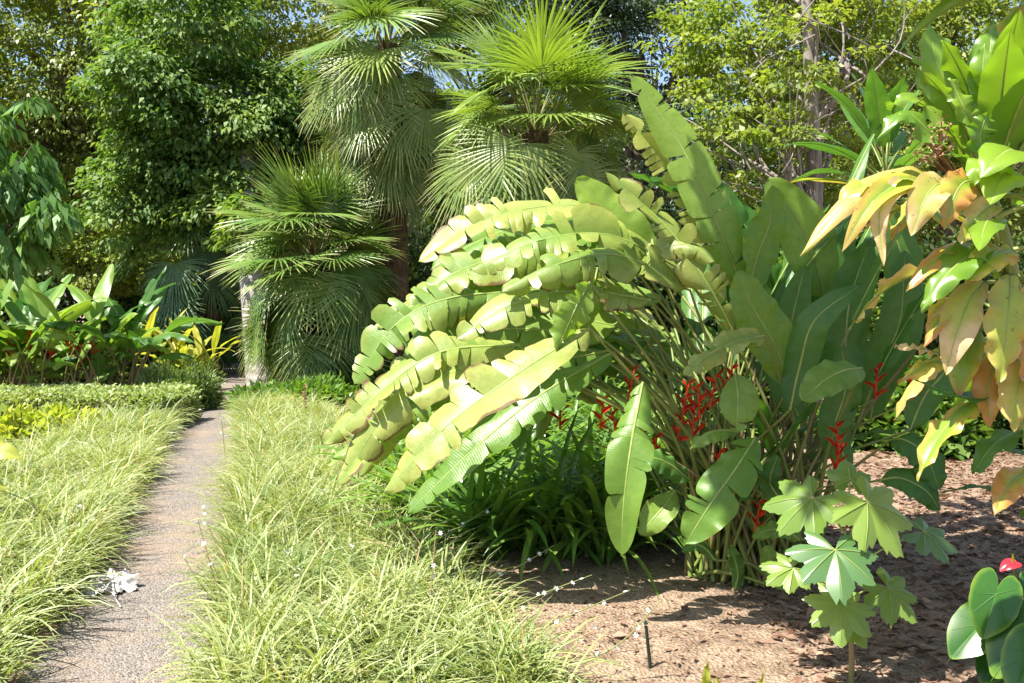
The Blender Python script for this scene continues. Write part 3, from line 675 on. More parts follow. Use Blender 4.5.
# understorey shrubs
def shrub(name, label, cat, c, r, n, L, wr, mat, seed, group=None, up=.3):
    rng = np.random.default_rng(seed)
    t = thing(name, label, cat, (c[0], c[1], 0), group)
    dirs = nz(rng.normal(0, 1, (n, 3))); dirs[:, 2] = np.abs(dirs[:, 2]) * 1.0
    rad = rng.uniform(.25, 1, n) ** .5
    lump = 1 + .18 * np.sin(dirs[:, 0] * 6 + seed) + .14 * np.sin(dirs[:, 1] * 8 + seed * 2)
    pos = np.array([c[0], c[1], 0.02]) + dirs * np.array(r) * (rad * lump)[:, None]
    pos += rng.normal(0, .04, (n, 3)); pos[:, 2] = np.maximum(pos[:, 2], .03)
    mb = MB(); ln = L * rng.uniform(.6, 1.3, n)
    leaf_quads(mb, pos, dirs + rng.normal(0, .6, (n, 3)) + np.array([0, 0, up]), np.array([[0, 0, 1.]]) + rng.normal(0, .5, (n, 3)), ln, ln * wr, rng.random(n))
    obj('foliage', mb, mat, t)
    mb = MB()
    for _ in range(9):
        e = pos[int(rng.integers(n))]; b = np.array([c[0], c[1], 0]) + rng.normal(0, .06, 3) * np.array([1, 1, 0])
        tube(mb, [b, (b + e) / 2 + rng.normal(0, .05, 3), e], [.02, .014, .004], 5)
    obj('stem', mb, M['bark'], t)
    return t
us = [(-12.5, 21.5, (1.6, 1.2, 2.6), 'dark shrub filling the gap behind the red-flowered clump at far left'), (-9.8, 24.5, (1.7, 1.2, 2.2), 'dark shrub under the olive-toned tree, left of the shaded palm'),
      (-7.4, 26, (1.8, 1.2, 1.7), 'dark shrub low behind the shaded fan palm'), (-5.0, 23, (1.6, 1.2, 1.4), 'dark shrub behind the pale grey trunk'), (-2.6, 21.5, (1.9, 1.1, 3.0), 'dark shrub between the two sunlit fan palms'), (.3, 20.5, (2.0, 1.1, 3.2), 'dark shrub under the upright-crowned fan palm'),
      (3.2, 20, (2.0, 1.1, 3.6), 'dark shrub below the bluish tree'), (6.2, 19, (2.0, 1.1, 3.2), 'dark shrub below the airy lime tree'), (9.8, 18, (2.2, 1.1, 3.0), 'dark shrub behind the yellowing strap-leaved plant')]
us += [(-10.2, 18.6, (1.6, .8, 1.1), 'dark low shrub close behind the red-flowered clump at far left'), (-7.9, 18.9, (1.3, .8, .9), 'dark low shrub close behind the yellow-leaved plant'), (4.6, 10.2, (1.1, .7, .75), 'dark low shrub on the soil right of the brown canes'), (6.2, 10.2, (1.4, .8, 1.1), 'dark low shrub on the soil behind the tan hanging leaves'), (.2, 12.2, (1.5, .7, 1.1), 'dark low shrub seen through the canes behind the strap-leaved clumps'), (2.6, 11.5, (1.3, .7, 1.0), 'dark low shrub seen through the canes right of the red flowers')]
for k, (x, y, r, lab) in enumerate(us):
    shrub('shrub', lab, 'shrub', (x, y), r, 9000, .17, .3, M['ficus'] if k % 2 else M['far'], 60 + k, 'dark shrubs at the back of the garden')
g = G(180, 412); shrub('mound_shrub', 'dark green dome-shaped shrub at the left edge of the path', 'shrub', (g[0] - .15, g[1] + .3), (.62, .6, .55), 9000, .10, .12, M['mound'], 80, up=1.0)
g = G(200, 385); shrub('mound_shrub', 'pale feathery low shrub beyond the dome-shaped one, beside the path', 'shrub', (g[0] - .5, g[1] + .6), (.75, .7, .42), 7000, .12, .1, M['hedge'], 81, up=1.0)
g = G(290, 412); shrub('low_shrub', 'low leafy cover around the foot of the roundest fan palm', 'shrub', (g[0] + .2, g[1] + .25), (1.0, .6, .34), 7000, .13, .2, M['clivia'], 82, up=.6)
g = G(232, 358); shrub('low_shrub', 'small brownish shrub where the path disappears', 'shrub', (g[0] - .3, g[1] + .8), (1.4, .6, .8), 5000, .14, .3, M['far'], 83)
g = G(365, 400); shrub('low_shrub', 'dark leafy cover between the roundest fan palm and the arching leaves', 'shrub', (g[0], g[1]), (1.1, .6, .5), 7000, .14, .2, M['clivia'], 84, up=.6)
for k, (px, py, lab) in enumerate([(12, 455, 'low yellow-leaved shrub at the left edge in front of the hedge'), (55, 450, 'low yellow-leaved shrub in front of the hedge, nearer the path')]):
    g = G(px, py); shrub('croton_shrub', lab, 'shrub', (g[0], g[1] + .2), (.42, .32, .36), 1500, .11, .3, M['croton'], 90 + k, 'yellow-leaved shrubs in front of the hedge', up=.8)

# clipped hedge
t = thing('clipped_hedge', 'low clipped pale green hedge across the bed left of the path', 'hedge', G(85, 432))
hx0, hx1, hy0, hy1, hz = G(-30, 432)[0] - .8, G(163, 432)[0], G(85, 432)[1], G(85, 432)[1] + 1.2, .44
n = 26000
f = RS.random(n); pos = np.stack([RS.uniform(hx0, hx1, n), RS.uniform(hy0, hy1, n), RS.uniform(.02, hz, n)], 1)
top = f < .55; pos[top, 2] = hz + RS.normal(0, .022, top.sum()) + .02 * np.sin(pos[top, 0] * 5)
fr = (f >= .55) & (f < .82); pos[fr, 1] = hy0 + RS.normal(0, .03, fr.sum())
en = (f >= .82) & (f < .92); pos[en, 0] = hx1 + RS.normal(0, .04, en.sum())
mb = MB(); d3 = RS.normal(0, .6, (n, 3)); d3[:, 2] += .5 * top; d3[:, 1] -= .7 * fr
ln = RS.uniform(.035, .07, n); leaf_quads(mb, pos, d3, np.array([[0, -.3, 1.]]) + RS.normal(0, .45, (n, 3)), ln, ln * .28, RS.random(n))
obj('foliage', mb, M['hedge'], t)
# ---------------------------------------------------------------- strap-leaved clivia clumps
def clivia(px, py, label, n=62, sc=1.0, seed=0):
    g = G(px, py); t = thing('clivia_clump', label, 'plant', g, 'dark strap-leaved clumps under the arching leaves')
    n = int(n * 1.6); mb = MB(); ang = RS.uniform(0, 6.28, n)
    b = np.stack([g[0] + RS.normal(0, .09, n), g[1] + RS.normal(0, .09, n), np.zeros(n)], 1)
    straps(mb, b, ang, RS.uniform(.05, .95, n), RS.uniform(.6, 1.05, n) * sc, RS.uniform(.021, .034, n) * sc, RS.uniform(.7, 1.9, n), nseg=9, fold=.3, twist=RS.normal(0, .3, n), taper=.5, wbase=.7)
    obj('foliage', mb, M['clivia'], t)
    return t
def clivia_flower(t, p, g):
    mb = MB(); tube(mb, [g, (np.array(g) + p) / 2, p], [.008, .007, .006], 5); obj('flower_stem', mb, M['greencane'], t)
    mb = MB(); m = 26; d3 = nz(RS.normal(0, 1, (m, 3)) + np.array([0, -.3, .5])); leaf_quads(mb, np.tile(p, (m, 1)) + RS.normal(0, .008, (m, 3)), d3, RS.normal(0, 1, (m, 3)), np.full(m, .045), np.full(m, .011), RS.random(m)); obj('flower', mb, M['orange'], t)
CLBACK = 'dark strap-leaved clump in the shade of the second row, under the arching leaves'
c0 = clivia(440, 535, 'dark strap-leaved clump with a small orange flower beside the striped border')
g = G(418, 530); clivia_flower(c0, P(420, 468, g[1] - .1), g)
clivia(490, 552, 'sunlit strap-leaved clump at the soil edge under the drooping tip of the longest bleached leaf')
clivia(545, 550, 'dark strap-leaved clump in the middle of the front row at the soil edge')
clivia(598, 553, 'dark strap-leaved clump of the front row left of the hanging pale leaf', 70)
clivia(655, 540, 'dark strap-leaved clump of the front row against the brown canes', 50)
clivia(405, 500, 'strap-leaved clump farthest back along the striped border')
for px, py in [(470, 500), (525, 502), (580, 505), (630, 505), (430, 470), (500, 470), (560, 468), (620, 470), (680, 480), (460, 440), (530, 440), (600, 440), (660, 445)]: clivia(px, py, CLBACK, 55, 1.05)

# ---------------------------------------------------------------- big arching heliconia clump
UP = np.array([0, -.15, 1.0]); FR = np.array([-.1, -1.0, .35]); UF = np.array([-.15, -.6, .8])
hel = thing('heliconia_clump', 'huge clump of torn banana-like leaves arching left from brown canes with red flowers', 'plant', G(750, 575))
HB = G(750, 572)
def cane(b, e, bend=(0, 0, .25), r=.014, mat='cane'):
    b = np.array(b, float); e = np.array(e, float)
    k = np.array([b[0] * .62 + e[0] * .38, b[1] * .62 + e[1] * .38, b[2] * .42 + e[2] * .58]) + np.array(bend) * .3
    mb = MB(); tube(mb, [b, k, e], [r * 1.35, r, r * .6], 6, n=14); obj('stem', mb, M[mat], hel)
def hbase(px=None):
    a = RS.uniform(0, 6.28); q = RS.random() ** .5
    x = HB[0] + .42 * q * math.cos(a) if px is None else G(px, 575)[0] + RS.normal(0, .05)
    return np.array([x, HB[1] + .30 * q * math.sin(a), 0.0])
HL = []
def hleaf(pts, wpx, face, mat, tears=0, stem=True, base=None, cm='greencane', parent=None, **kw):
    d = pts[0][2]; ctrl = [P(*p) for p in pts]; HL.append((pts, wpx, face, mat, tears, kw))
    if mat == 'lime': tears *= 1.4; wpx *= .88
    mb = MB(); leaf_blade(mb, ctrl, wpx / F * d, face, tears=tears, **kw)
    obj('leaf', mb, [M[mat], M['rib']], parent or hel)
    if stem: cane(base if base is not None else hbase(), ctrl[0], cm and (0, 0, .1), .011, cm)

LW = dict(gap=.14, fold=.16, curl=-.35, segvar=.26, scal=.17)
UF = np.array([-.15, -.72, .68])
# left arching, bleached (nearest first)
hleaf([(590, 328, 4.75), (520, 372, 4.6), (448, 425, 4.5), (384, 492, 4.45)], 36, UF, 'lime', 5, fold=.05, curl=-.25, gap=.05, segvar=.15, n=60)
hleaf([(520, 345, 5.0), (440, 352, 4.9), (380, 392, 4.85), (322, 445, 4.8)], 30, UF, 'lime', 13, **LW)
hleaf([(535, 360, 5.0), (450, 372, 4.9), (390, 410, 4.8), (338, 486, 4.75)], 30, UF, 'lime', 5, **LW)
hleaf([(540, 290, 5.3), (450, 298, 5.2), (395, 325, 5.1), (354, 385, 5.05)], 36, UF, 'lime', 14, **LW)
hleaf([(640, 215, 5.6), (560, 205, 5.6), (480, 222, 5.5), (418, 262, 5.45)], 33, (-.1, -.75, .7), 'lime', 9, fold=.35, curl=-.4, gap=.08, segvar=.2, n=60)
hleaf([(600, 250, 5.5), (520, 255, 5.4), (450, 275, 5.3), (400, 325, 5.2)], 34, UF, 'lime', 14, **LW)
hleaf([(690, 290, 5.1), (620, 255, 4.95), (555, 265, 4.85), (500, 292, 4.8)], 36, UF, 'lime', 8, fold=.0, curl=-.7, gap=.12)
hleaf([(680, 268, 5.3), (610, 235, 5.2), (540, 240, 5.1), (470, 270, 5.1)], 34, UF, 'lime', 14, **LW)
hleaf([(650, 300, 5.0), (580, 290, 4.9), (510, 305, 4.85), (455, 340, 4.8)], 32, UF, 'lime', 13, **LW)
hleaf([(590, 282, 4.8), (575, 310, 4.7), (556, 352, 4.65)], 18, (.8, -.6, .3), 'fresh', 3, **LW)
hleaf([(560, 330, 5.3), (490, 330, 5.3), (430, 350, 5.2), (380, 400, 5.2)], 32, UF, 'fresh', 6, **LW)
hleaf([(640, 330, 5.4), (560, 320, 5.4), (480, 350, 5.3), (420, 410, 5.3)], 34, UF, 'fresh', 6, **LW)
hleaf([(610, 350, 5.3), (550, 365, 5.2), (500, 400, 5.1), (470, 460, 5.1)], 30, UF, 'fresh', 5, **LW)
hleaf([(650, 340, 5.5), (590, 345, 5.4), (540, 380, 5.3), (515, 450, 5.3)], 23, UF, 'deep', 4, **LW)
hleaf([(640, 275, 5.2), (660, 250, 5.1), (690, 245, 5.05), (715, 262, 5.0)], 20, UF, 'lime', 4, **LW)
hleaf([(600, 225, 5.8), (540, 222, 5.8), (480, 240, 5.7), (430, 270, 5.7)], 28, UF, 'fresh', 8, **LW)
hleaf([(620, 290, 5.6), (550, 285, 5.6), (470, 310, 5.5), (410, 350, 5.5)], 32, UF, 'lime', 14, **LW)
hleaf([(570, 310, 5.5), (500, 300, 5.5), (430, 315, 5.4), (370, 345, 5.4)], 30, UF, 'lime', 14, **LW)
for pts, wpx, face, mat, tears, kw in [h_ for h_ in HL if max(p_[1] for p_ in h_[0]) < 430 or h_[1] < 32][::2] + HL[:3]:   # further leaves of the same arching fan, deeper in the clump
    ox, oy, od = RS.normal(8, 14), RS.normal(4, 16), RS.uniform(.25, .6)
    hleaf([(x + ox + RS.normal(0, 4), y + oy + RS.normal(0, 4), d + od) for x, y, d in pts], wpx * RS.uniform(.65, .9), face, 'lime' if RS.random() < .5 else 'fresh', max(8, tears), **kw)
# tall uprights
hleaf([(742, 285, 5.3), (718, 225, 5.3), (682, 148, 5.35), (632, 74, 5.4)], 23, (-.4, -.8, .45), 'fresh', 9, fold=.15, curl=-.3, gap=.12, segvar=.18, scal=.08, n=60)
hleaf([(735, 290, 5.5), (715, 240, 5.5), (680, 180, 5.5), (622, 112, 5.5)], 26, (-.35, -.9, .3), 'lime', 14, fold=.1, curl=-.4, gap=.3, scal=.12)
hleaf([(655, 265, 5.4), (625, 232, 5.35), (600, 205, 5.35), (576, 178, 5.35)], 26, (.4, -.9, .2), 'fresh', 0, fold=.2, curl=.1)
hleaf([(735, 335, 5.1), (705, 280, 5.05), (665, 225, 5.1), (605, 172, 5.15)], 26, (-.5, -.8, .5), 'lime', 10, fold=.35, curl=-.6, gap=.25)
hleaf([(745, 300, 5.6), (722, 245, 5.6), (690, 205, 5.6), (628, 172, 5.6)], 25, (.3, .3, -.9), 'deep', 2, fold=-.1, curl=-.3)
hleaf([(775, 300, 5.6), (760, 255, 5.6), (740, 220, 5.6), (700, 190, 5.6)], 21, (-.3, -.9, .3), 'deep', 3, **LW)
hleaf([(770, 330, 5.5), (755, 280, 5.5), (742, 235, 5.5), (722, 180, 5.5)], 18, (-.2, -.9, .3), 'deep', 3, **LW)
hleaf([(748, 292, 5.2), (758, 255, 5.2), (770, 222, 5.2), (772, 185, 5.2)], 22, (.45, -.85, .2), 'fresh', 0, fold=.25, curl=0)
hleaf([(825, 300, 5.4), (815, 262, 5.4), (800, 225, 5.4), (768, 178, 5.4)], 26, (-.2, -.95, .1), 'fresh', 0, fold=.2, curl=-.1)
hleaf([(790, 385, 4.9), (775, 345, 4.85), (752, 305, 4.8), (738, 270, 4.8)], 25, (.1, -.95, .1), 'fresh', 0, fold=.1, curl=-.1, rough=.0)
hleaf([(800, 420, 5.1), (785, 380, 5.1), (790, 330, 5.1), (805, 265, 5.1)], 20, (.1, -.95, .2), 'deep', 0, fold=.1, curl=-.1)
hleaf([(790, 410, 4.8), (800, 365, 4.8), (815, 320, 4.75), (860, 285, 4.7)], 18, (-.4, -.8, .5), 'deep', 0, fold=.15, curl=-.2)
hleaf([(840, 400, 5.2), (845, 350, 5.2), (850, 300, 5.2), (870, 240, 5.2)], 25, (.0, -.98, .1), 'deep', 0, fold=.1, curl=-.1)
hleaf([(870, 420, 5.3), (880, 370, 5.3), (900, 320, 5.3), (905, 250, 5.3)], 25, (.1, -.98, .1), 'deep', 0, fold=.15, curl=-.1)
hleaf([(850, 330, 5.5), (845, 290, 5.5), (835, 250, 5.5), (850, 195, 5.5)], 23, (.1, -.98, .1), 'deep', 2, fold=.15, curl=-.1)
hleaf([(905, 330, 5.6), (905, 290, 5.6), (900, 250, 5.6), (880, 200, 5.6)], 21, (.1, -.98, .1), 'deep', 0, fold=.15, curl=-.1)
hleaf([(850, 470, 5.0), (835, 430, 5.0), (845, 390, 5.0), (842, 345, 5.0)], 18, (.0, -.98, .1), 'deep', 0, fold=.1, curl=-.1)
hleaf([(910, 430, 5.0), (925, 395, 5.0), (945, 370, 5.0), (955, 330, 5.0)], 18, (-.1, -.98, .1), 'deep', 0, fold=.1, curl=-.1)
# front and low
hleaf([(643, 382, 4.6), (632, 440, 4.45), (624, 500, 4.4), (621, 556, 4.4)], 23, (-.15, -.95, .3), 'fresh', 5, fold=.05, curl=-.15, gap=.05, segvar=.12, n=60)
hleaf([(756, 437, 4.6), (735, 470, 4.45), (710, 505, 4.4), (684, 546, 4.4)], 26, (-.1, -.9, .45), 'fresh', 5, fold=.05, curl=-.15, gap=.1, segvar=.15, n=60)
hleaf([(765, 335, 4.7), (735, 342, 4.6), (708, 355, 4.55), (684, 376, 4.5)], 20, (-.1, -.8, .6), 'lime', 4, fold=.1, curl=-.2)
hleaf([(735, 372, 4.7), (738, 392, 4.65), (738, 412, 4.6), (736, 432, 4.6)], 20, (.1, -.95, .2), 'fresh', 1, fold=.1, curl=-.2)
hleaf([(862, 368, 4.6), (845, 370, 4.5), (825, 380, 4.45), (802, 400, 4.4)], 20, (-.1, -.7, .7), 'fresh', 0, fold=.1, curl=-.2)
hleaf([(738, 432, 4.7), (722, 430, 4.65), (705, 435, 4.6), (690, 450, 4.6)], 13, UF, 'fresh', 1, fold=.1, curl=-.5)
hleaf([(690, 480, 5.0), (672, 466, 4.95), (655, 458, 4.9), (632, 455, 4.9)], 15, UF, 'deep', 0, fold=.1, curl=-.3)
hleaf([(675, 490, 5.0), (665, 505, 4.95), (652, 520, 4.9), (640, 535, 4.9)], 16, (-.3, -.9, .4), 'fresh', 0, fold=.1, curl=-.3)
hleaf([(790, 520, 4.8), (780, 500, 4.8), (770, 480, 4.8), (778, 455, 4.8)], 12, (-.1, -.9, .3), 'deep', 0, fold=.1, curl=-.3)
hleaf([(800, 540, 4.7), (785, 530, 4.7), (768, 530, 4.7), (752, 538, 4.7)], 10, UF, 'fresh', 0, fold=.1, curl=-.3)
hleaf([(735, 590, 4.9), (738, 575, 4.9), (735, 560, 4.9), (730, 545, 4.9)], 8, FR, 'deep', 0, fold=.1, curl=-.3)
hleaf([(785, 590, 4.7), (778, 575, 4.7), (770, 560, 4.7), (768, 545, 4.7)], 12, FR, 'fresh', 0, fold=.1, curl=-.3)
hleaf([(715, 560, 5.0), (705, 548, 5.0), (695, 545, 5.0), (682, 552, 5.0)], 7, UF, 'deep', 0, fold=.1, curl=-.3)
hleaf([(890, 440, 5.0), (905, 440, 4.9), (925, 455, 4.85), (940, 490, 4.8)], 18, UF, 'deep', 0, fold=.1, curl=-.3)
hleaf([(880, 480, 4.9), (900, 478, 4.85), (925, 490, 4.8), (940, 510, 4.8)], 16, UF, 'deep', 0, fold=.1, curl=-.3)
# fillers grown from the clump, random
def arch(b, az, th0, L, bend, n=12):
    s = np.linspace(0, 1, n); th = th0 + bend * s ** 1.5; h = np.array([math.cos(az), math.sin(az), 0])
    p = [np.array(b, float)]
    for k in range(1, n):
        p.append(p[-1] + (h * math.sin(th[k]) + np.array([0, 0, math.cos(th[k])])) * L / (n - 1))
    return np.array(p), h
def arch_leaf(parent, b, az, th0, L, bend, W, mat, tears, petf=.45, stem_mat='greencane', r=.01, rng=RS, **kw):
    p, h = arch(b, az, th0, L, bend)
    k = int(len(p) * petf)
    mb = MB(); tube(mb, p[:k + 1], [r * 1.3, r, r * .7], 6, n=10); obj('stem', mb, M[stem_mat], parent)
    tg = nz(p[-1] - p[k]); side = nz(np.cross(h, [0, 0, 1.])); face = np.cross(side, tg)
    mb = MB(); leaf_blade(mb, p[k:], W, face, tears=tears, rng=rng, **kw); obj('leaf', mb, [M[mat], M['rib']], parent)
for k in range(24):
    az = RS.uniform(-.4, 3.1); b = hbase()
    lf = math.cos(az) < -.1
    arch_leaf(hel, b, az, RS.uniform(.05, .3), RS.uniform(2.0, 3.0), RS.uniform(1.2, 1.8) if lf else RS.uniform(.2, .9), RS.uniform(.075, .115), 'fresh' if lf else 'deep', 9 if lf else 1, .58, 'cane' if RS.random() < .5 else 'greencane', **LW)
for k in range(14):   # arching leaves of the left side
    b = hbase(); az = math.pi - RS.uniform(.1, 1.2)
    arch_leaf(hel, b, az, RS.uniform(.15, .5), RS.uniform(2.3, 3.1), RS.uniform(1.1, 1.7), RS.uniform(.085, .13), 'lime' if RS.random() < .55 else 'fresh', 12, .5, 'greencane', **LW)
for k in range(16):
    b = hbase(); az = RS.uniform(0, 6.28)
    arch_leaf(hel, b, az, RS.uniform(.1, .5), RS.uniform(.7, 1.5), RS.uniform(.4, 1.4), RS.uniform(.05, .09), 'deep', 0, .5, **LW)
for k in range(26):   # bare canes
    b = hbase(); e = b + np.array([RS.normal(.05, .3), RS.normal(0, .2), RS.uniform(.7, 1.6)]); cane(b, e, (0, 0, 0), RS.uniform(.009, .016), 'cane')
# red bracts
def bracts(parent, p0, dirv, L, n, size, mat='red'):
    mb = MB(); d = nz(dirv); s = nz(np.cross(d, [0.2, 1, .1])); p0 = np.array(p0)
    tube(mb, [p0, p0 + d * L * .5, p0 + d * L], [.008, .007, .004], 5)
    for k in range(n):
        u = (k + .5) / n; sg = 1 if k % 2 else -1; b = p0 + d * L * u
        e = b + (s * sg * .8 + d * .75 + RS.normal(0, .15, 3)) * size * (1.15 - .6 * u)
        m = (b + e) / 2 + d * size * .12
        V = []
        leaf_blade(mb, [b, m, e], size * .24, np.cross(s * sg + d, s) + np.array([0, -.3, .2]), prof=prof_oval, fold=.9, curl=.2, ripple=0, shear=0, rib=0, n=8, cols=2)
    obj('flower', mb, M[mat], parent)
for (px, py, d, dx) in [(600, 415, 5.3, .1), (628, 385, 5.2, .2), (618, 430, 5.2, -.2), (640, 425, 5.3, .1), (676, 430, 5.1, .2), (692, 425, 5.0, .05), (700, 405, 4.95, -.1), (682, 400, 5.1, .2), (710, 395, 5.0, .15), (722, 385, 5.0, .3), (712, 470, 4.9, .2), (755, 520, 4.9, .1), (835, 468, 4.7, .05), (838, 445, 4.75, -.1), (912, 385, 5.0, .1), (875, 385, 5.1, 0), (655, 455, 5.2, 0), (560, 415, 5.5, .0)]:
    p = P(px, py + 14, d); bracts(hel, p, (dx, -.15, 1), .20, 5, .075)
    cane(hbase(), p, (0, 0, .1), .007, 'greencane')

# ---------------------------------------------------------------- second, far heliconia clump at left
rng2 = np.random.default_rng(5)
hl = thing('heliconia_clump', 'leafy banana-like clump with small red flowers behind the clipped hedge', 'plant', G(70, 398))
for k in range(120):
    b = np.array([G(70, 398)[0] + rng2.uniform(-1.9, .75), G(70, 398)[1] + rng2.uniform(-.5, .6), 0])
    az = rng2.uniform(0, 6.28); L = rng2.uniform(1.3, 2.7) if k < 75 else rng2.uniform(.6, 1.5)
    arch_leaf(hl, b, az, rng2.uniform(.02, .3), L, rng2.uniform(.4, 2.1), rng2.uniform(.13, .2), str(rng2.choice(['fresh', 'fresh', 'deep'])), 1.5, .45, 'cane', r=.014, rng=rng2, gap=.06, fold=.15, curl=-.35, n=24)
for (px, py) in [(30, 345), (50, 352), (55, 340), (80, 358), (92, 352), (10, 352), (70, 345)]:
    bracts(hl, P(px, py + 8, 15.2), (.1, -.1, 1), .36, 5, .17)
# leaves on its right side, the shade there put into a darker leaf colour
hd = thing('banana_plant', 'broad-leaved plant right of the red-flowered clump, its shade painted as dark leaves over the yellow shrub', 'plant', G(128, 398))
for az, L, bend in [(0.1, 2.3, 1.7), (.5, 2.2, 1.6), (-.4, 2.2, 2.0), (-1.0, 2.0, 1.9), (2.5, 2.3, 1.0), (1.2, 2.6, 1.1), (-1.5, 2.1, 1.8), (-2.2, 2.2, 1.6), (0, 1.5, 2.0)]:
    arch_leaf(hd, G(128, 398) + np.array([rng2.uniform(-.15, .15), rng2.uniform(-.1, .2), 0]), az, .12, L, bend, .2, 'deep', 2, .45, 'cane', r=.02, rng=rng2, gap=.06, fold=.1, curl=-.4, n=28)
# yellow ginger
gg = thing('ginger_plant', 'bright yellow-leaved plant glowing in front of the dark fan palm', 'plant', G(180, 378))
for k in range(48):
    b = G(180, 382) + np.array([rng2.normal(0, .4), rng2.normal(-.1, .3), 0])
    p, h = arch(b, rng2.uniform(0, 6.28), rng2.uniform(.1, .5), rng2.uniform(.8, 1.9), rng2.uniform(.5, 1.6)); side = np.cross(h, [0, 0, 1.]); tg = nz(p[-1] - p[4])
    mb = MB(); leaf_blade(mb, p[4:], .075, np.cross(side, tg), prof=prof_lance, fold=.25, curl=-.1, n=14, cols=2, rng=rng2, rib=.004); tube(mb, p[:5], [.01, .008, .006], 5, 1, n=6)
    obj('leaf', mb, [M['ginger'], M['greencane']], gg)

# ---------------------------------------------------------------- tall strap-leaved plant at right (cordyline)
def strapleaf(parent, pts, wpx, face, mat, fold=.25, curl=-.3, prof=prof_lance, ripple=.014, base=None, n=26):
    d = pts[0][2]; ctrl = [P(*p) for p in pts]
    mb = MB(); leaf_blade(mb, ctrl, wpx / F * d * .6, face, prof=prof, fold=fold, curl=curl, ripple=ripple, shear=.1, rib=.0045, n=n, cols=4)
    if base is not None:
        b = np.array(base); tube(mb, [b, (b + ctrl[0]) / 2 + np.array([0, 0, -.01]), ctrl[0]], [.012, .008, .006], 5, 1, n=8)
    obj('leaf', mb, [M[mat], M['rib']], parent)
D = 3.2
tx = P(1036, 300, D)[0]
ti = thing('cordyline', 'tall strap-leaved plant with yellow and orange withering lower leaves', 'plant', (tx, D, 0))
mb = MB(); c_top = P(992, 195, D)
tube(mb, [(tx + .05, D + .02, -.05), (tx + .03, D, .9), P(1015, 280, D + .03), c_top], [.024, .02, .02, .016], 10, n=30); obj('trunk', mb, M['greencane'], ti)
CT = c_top
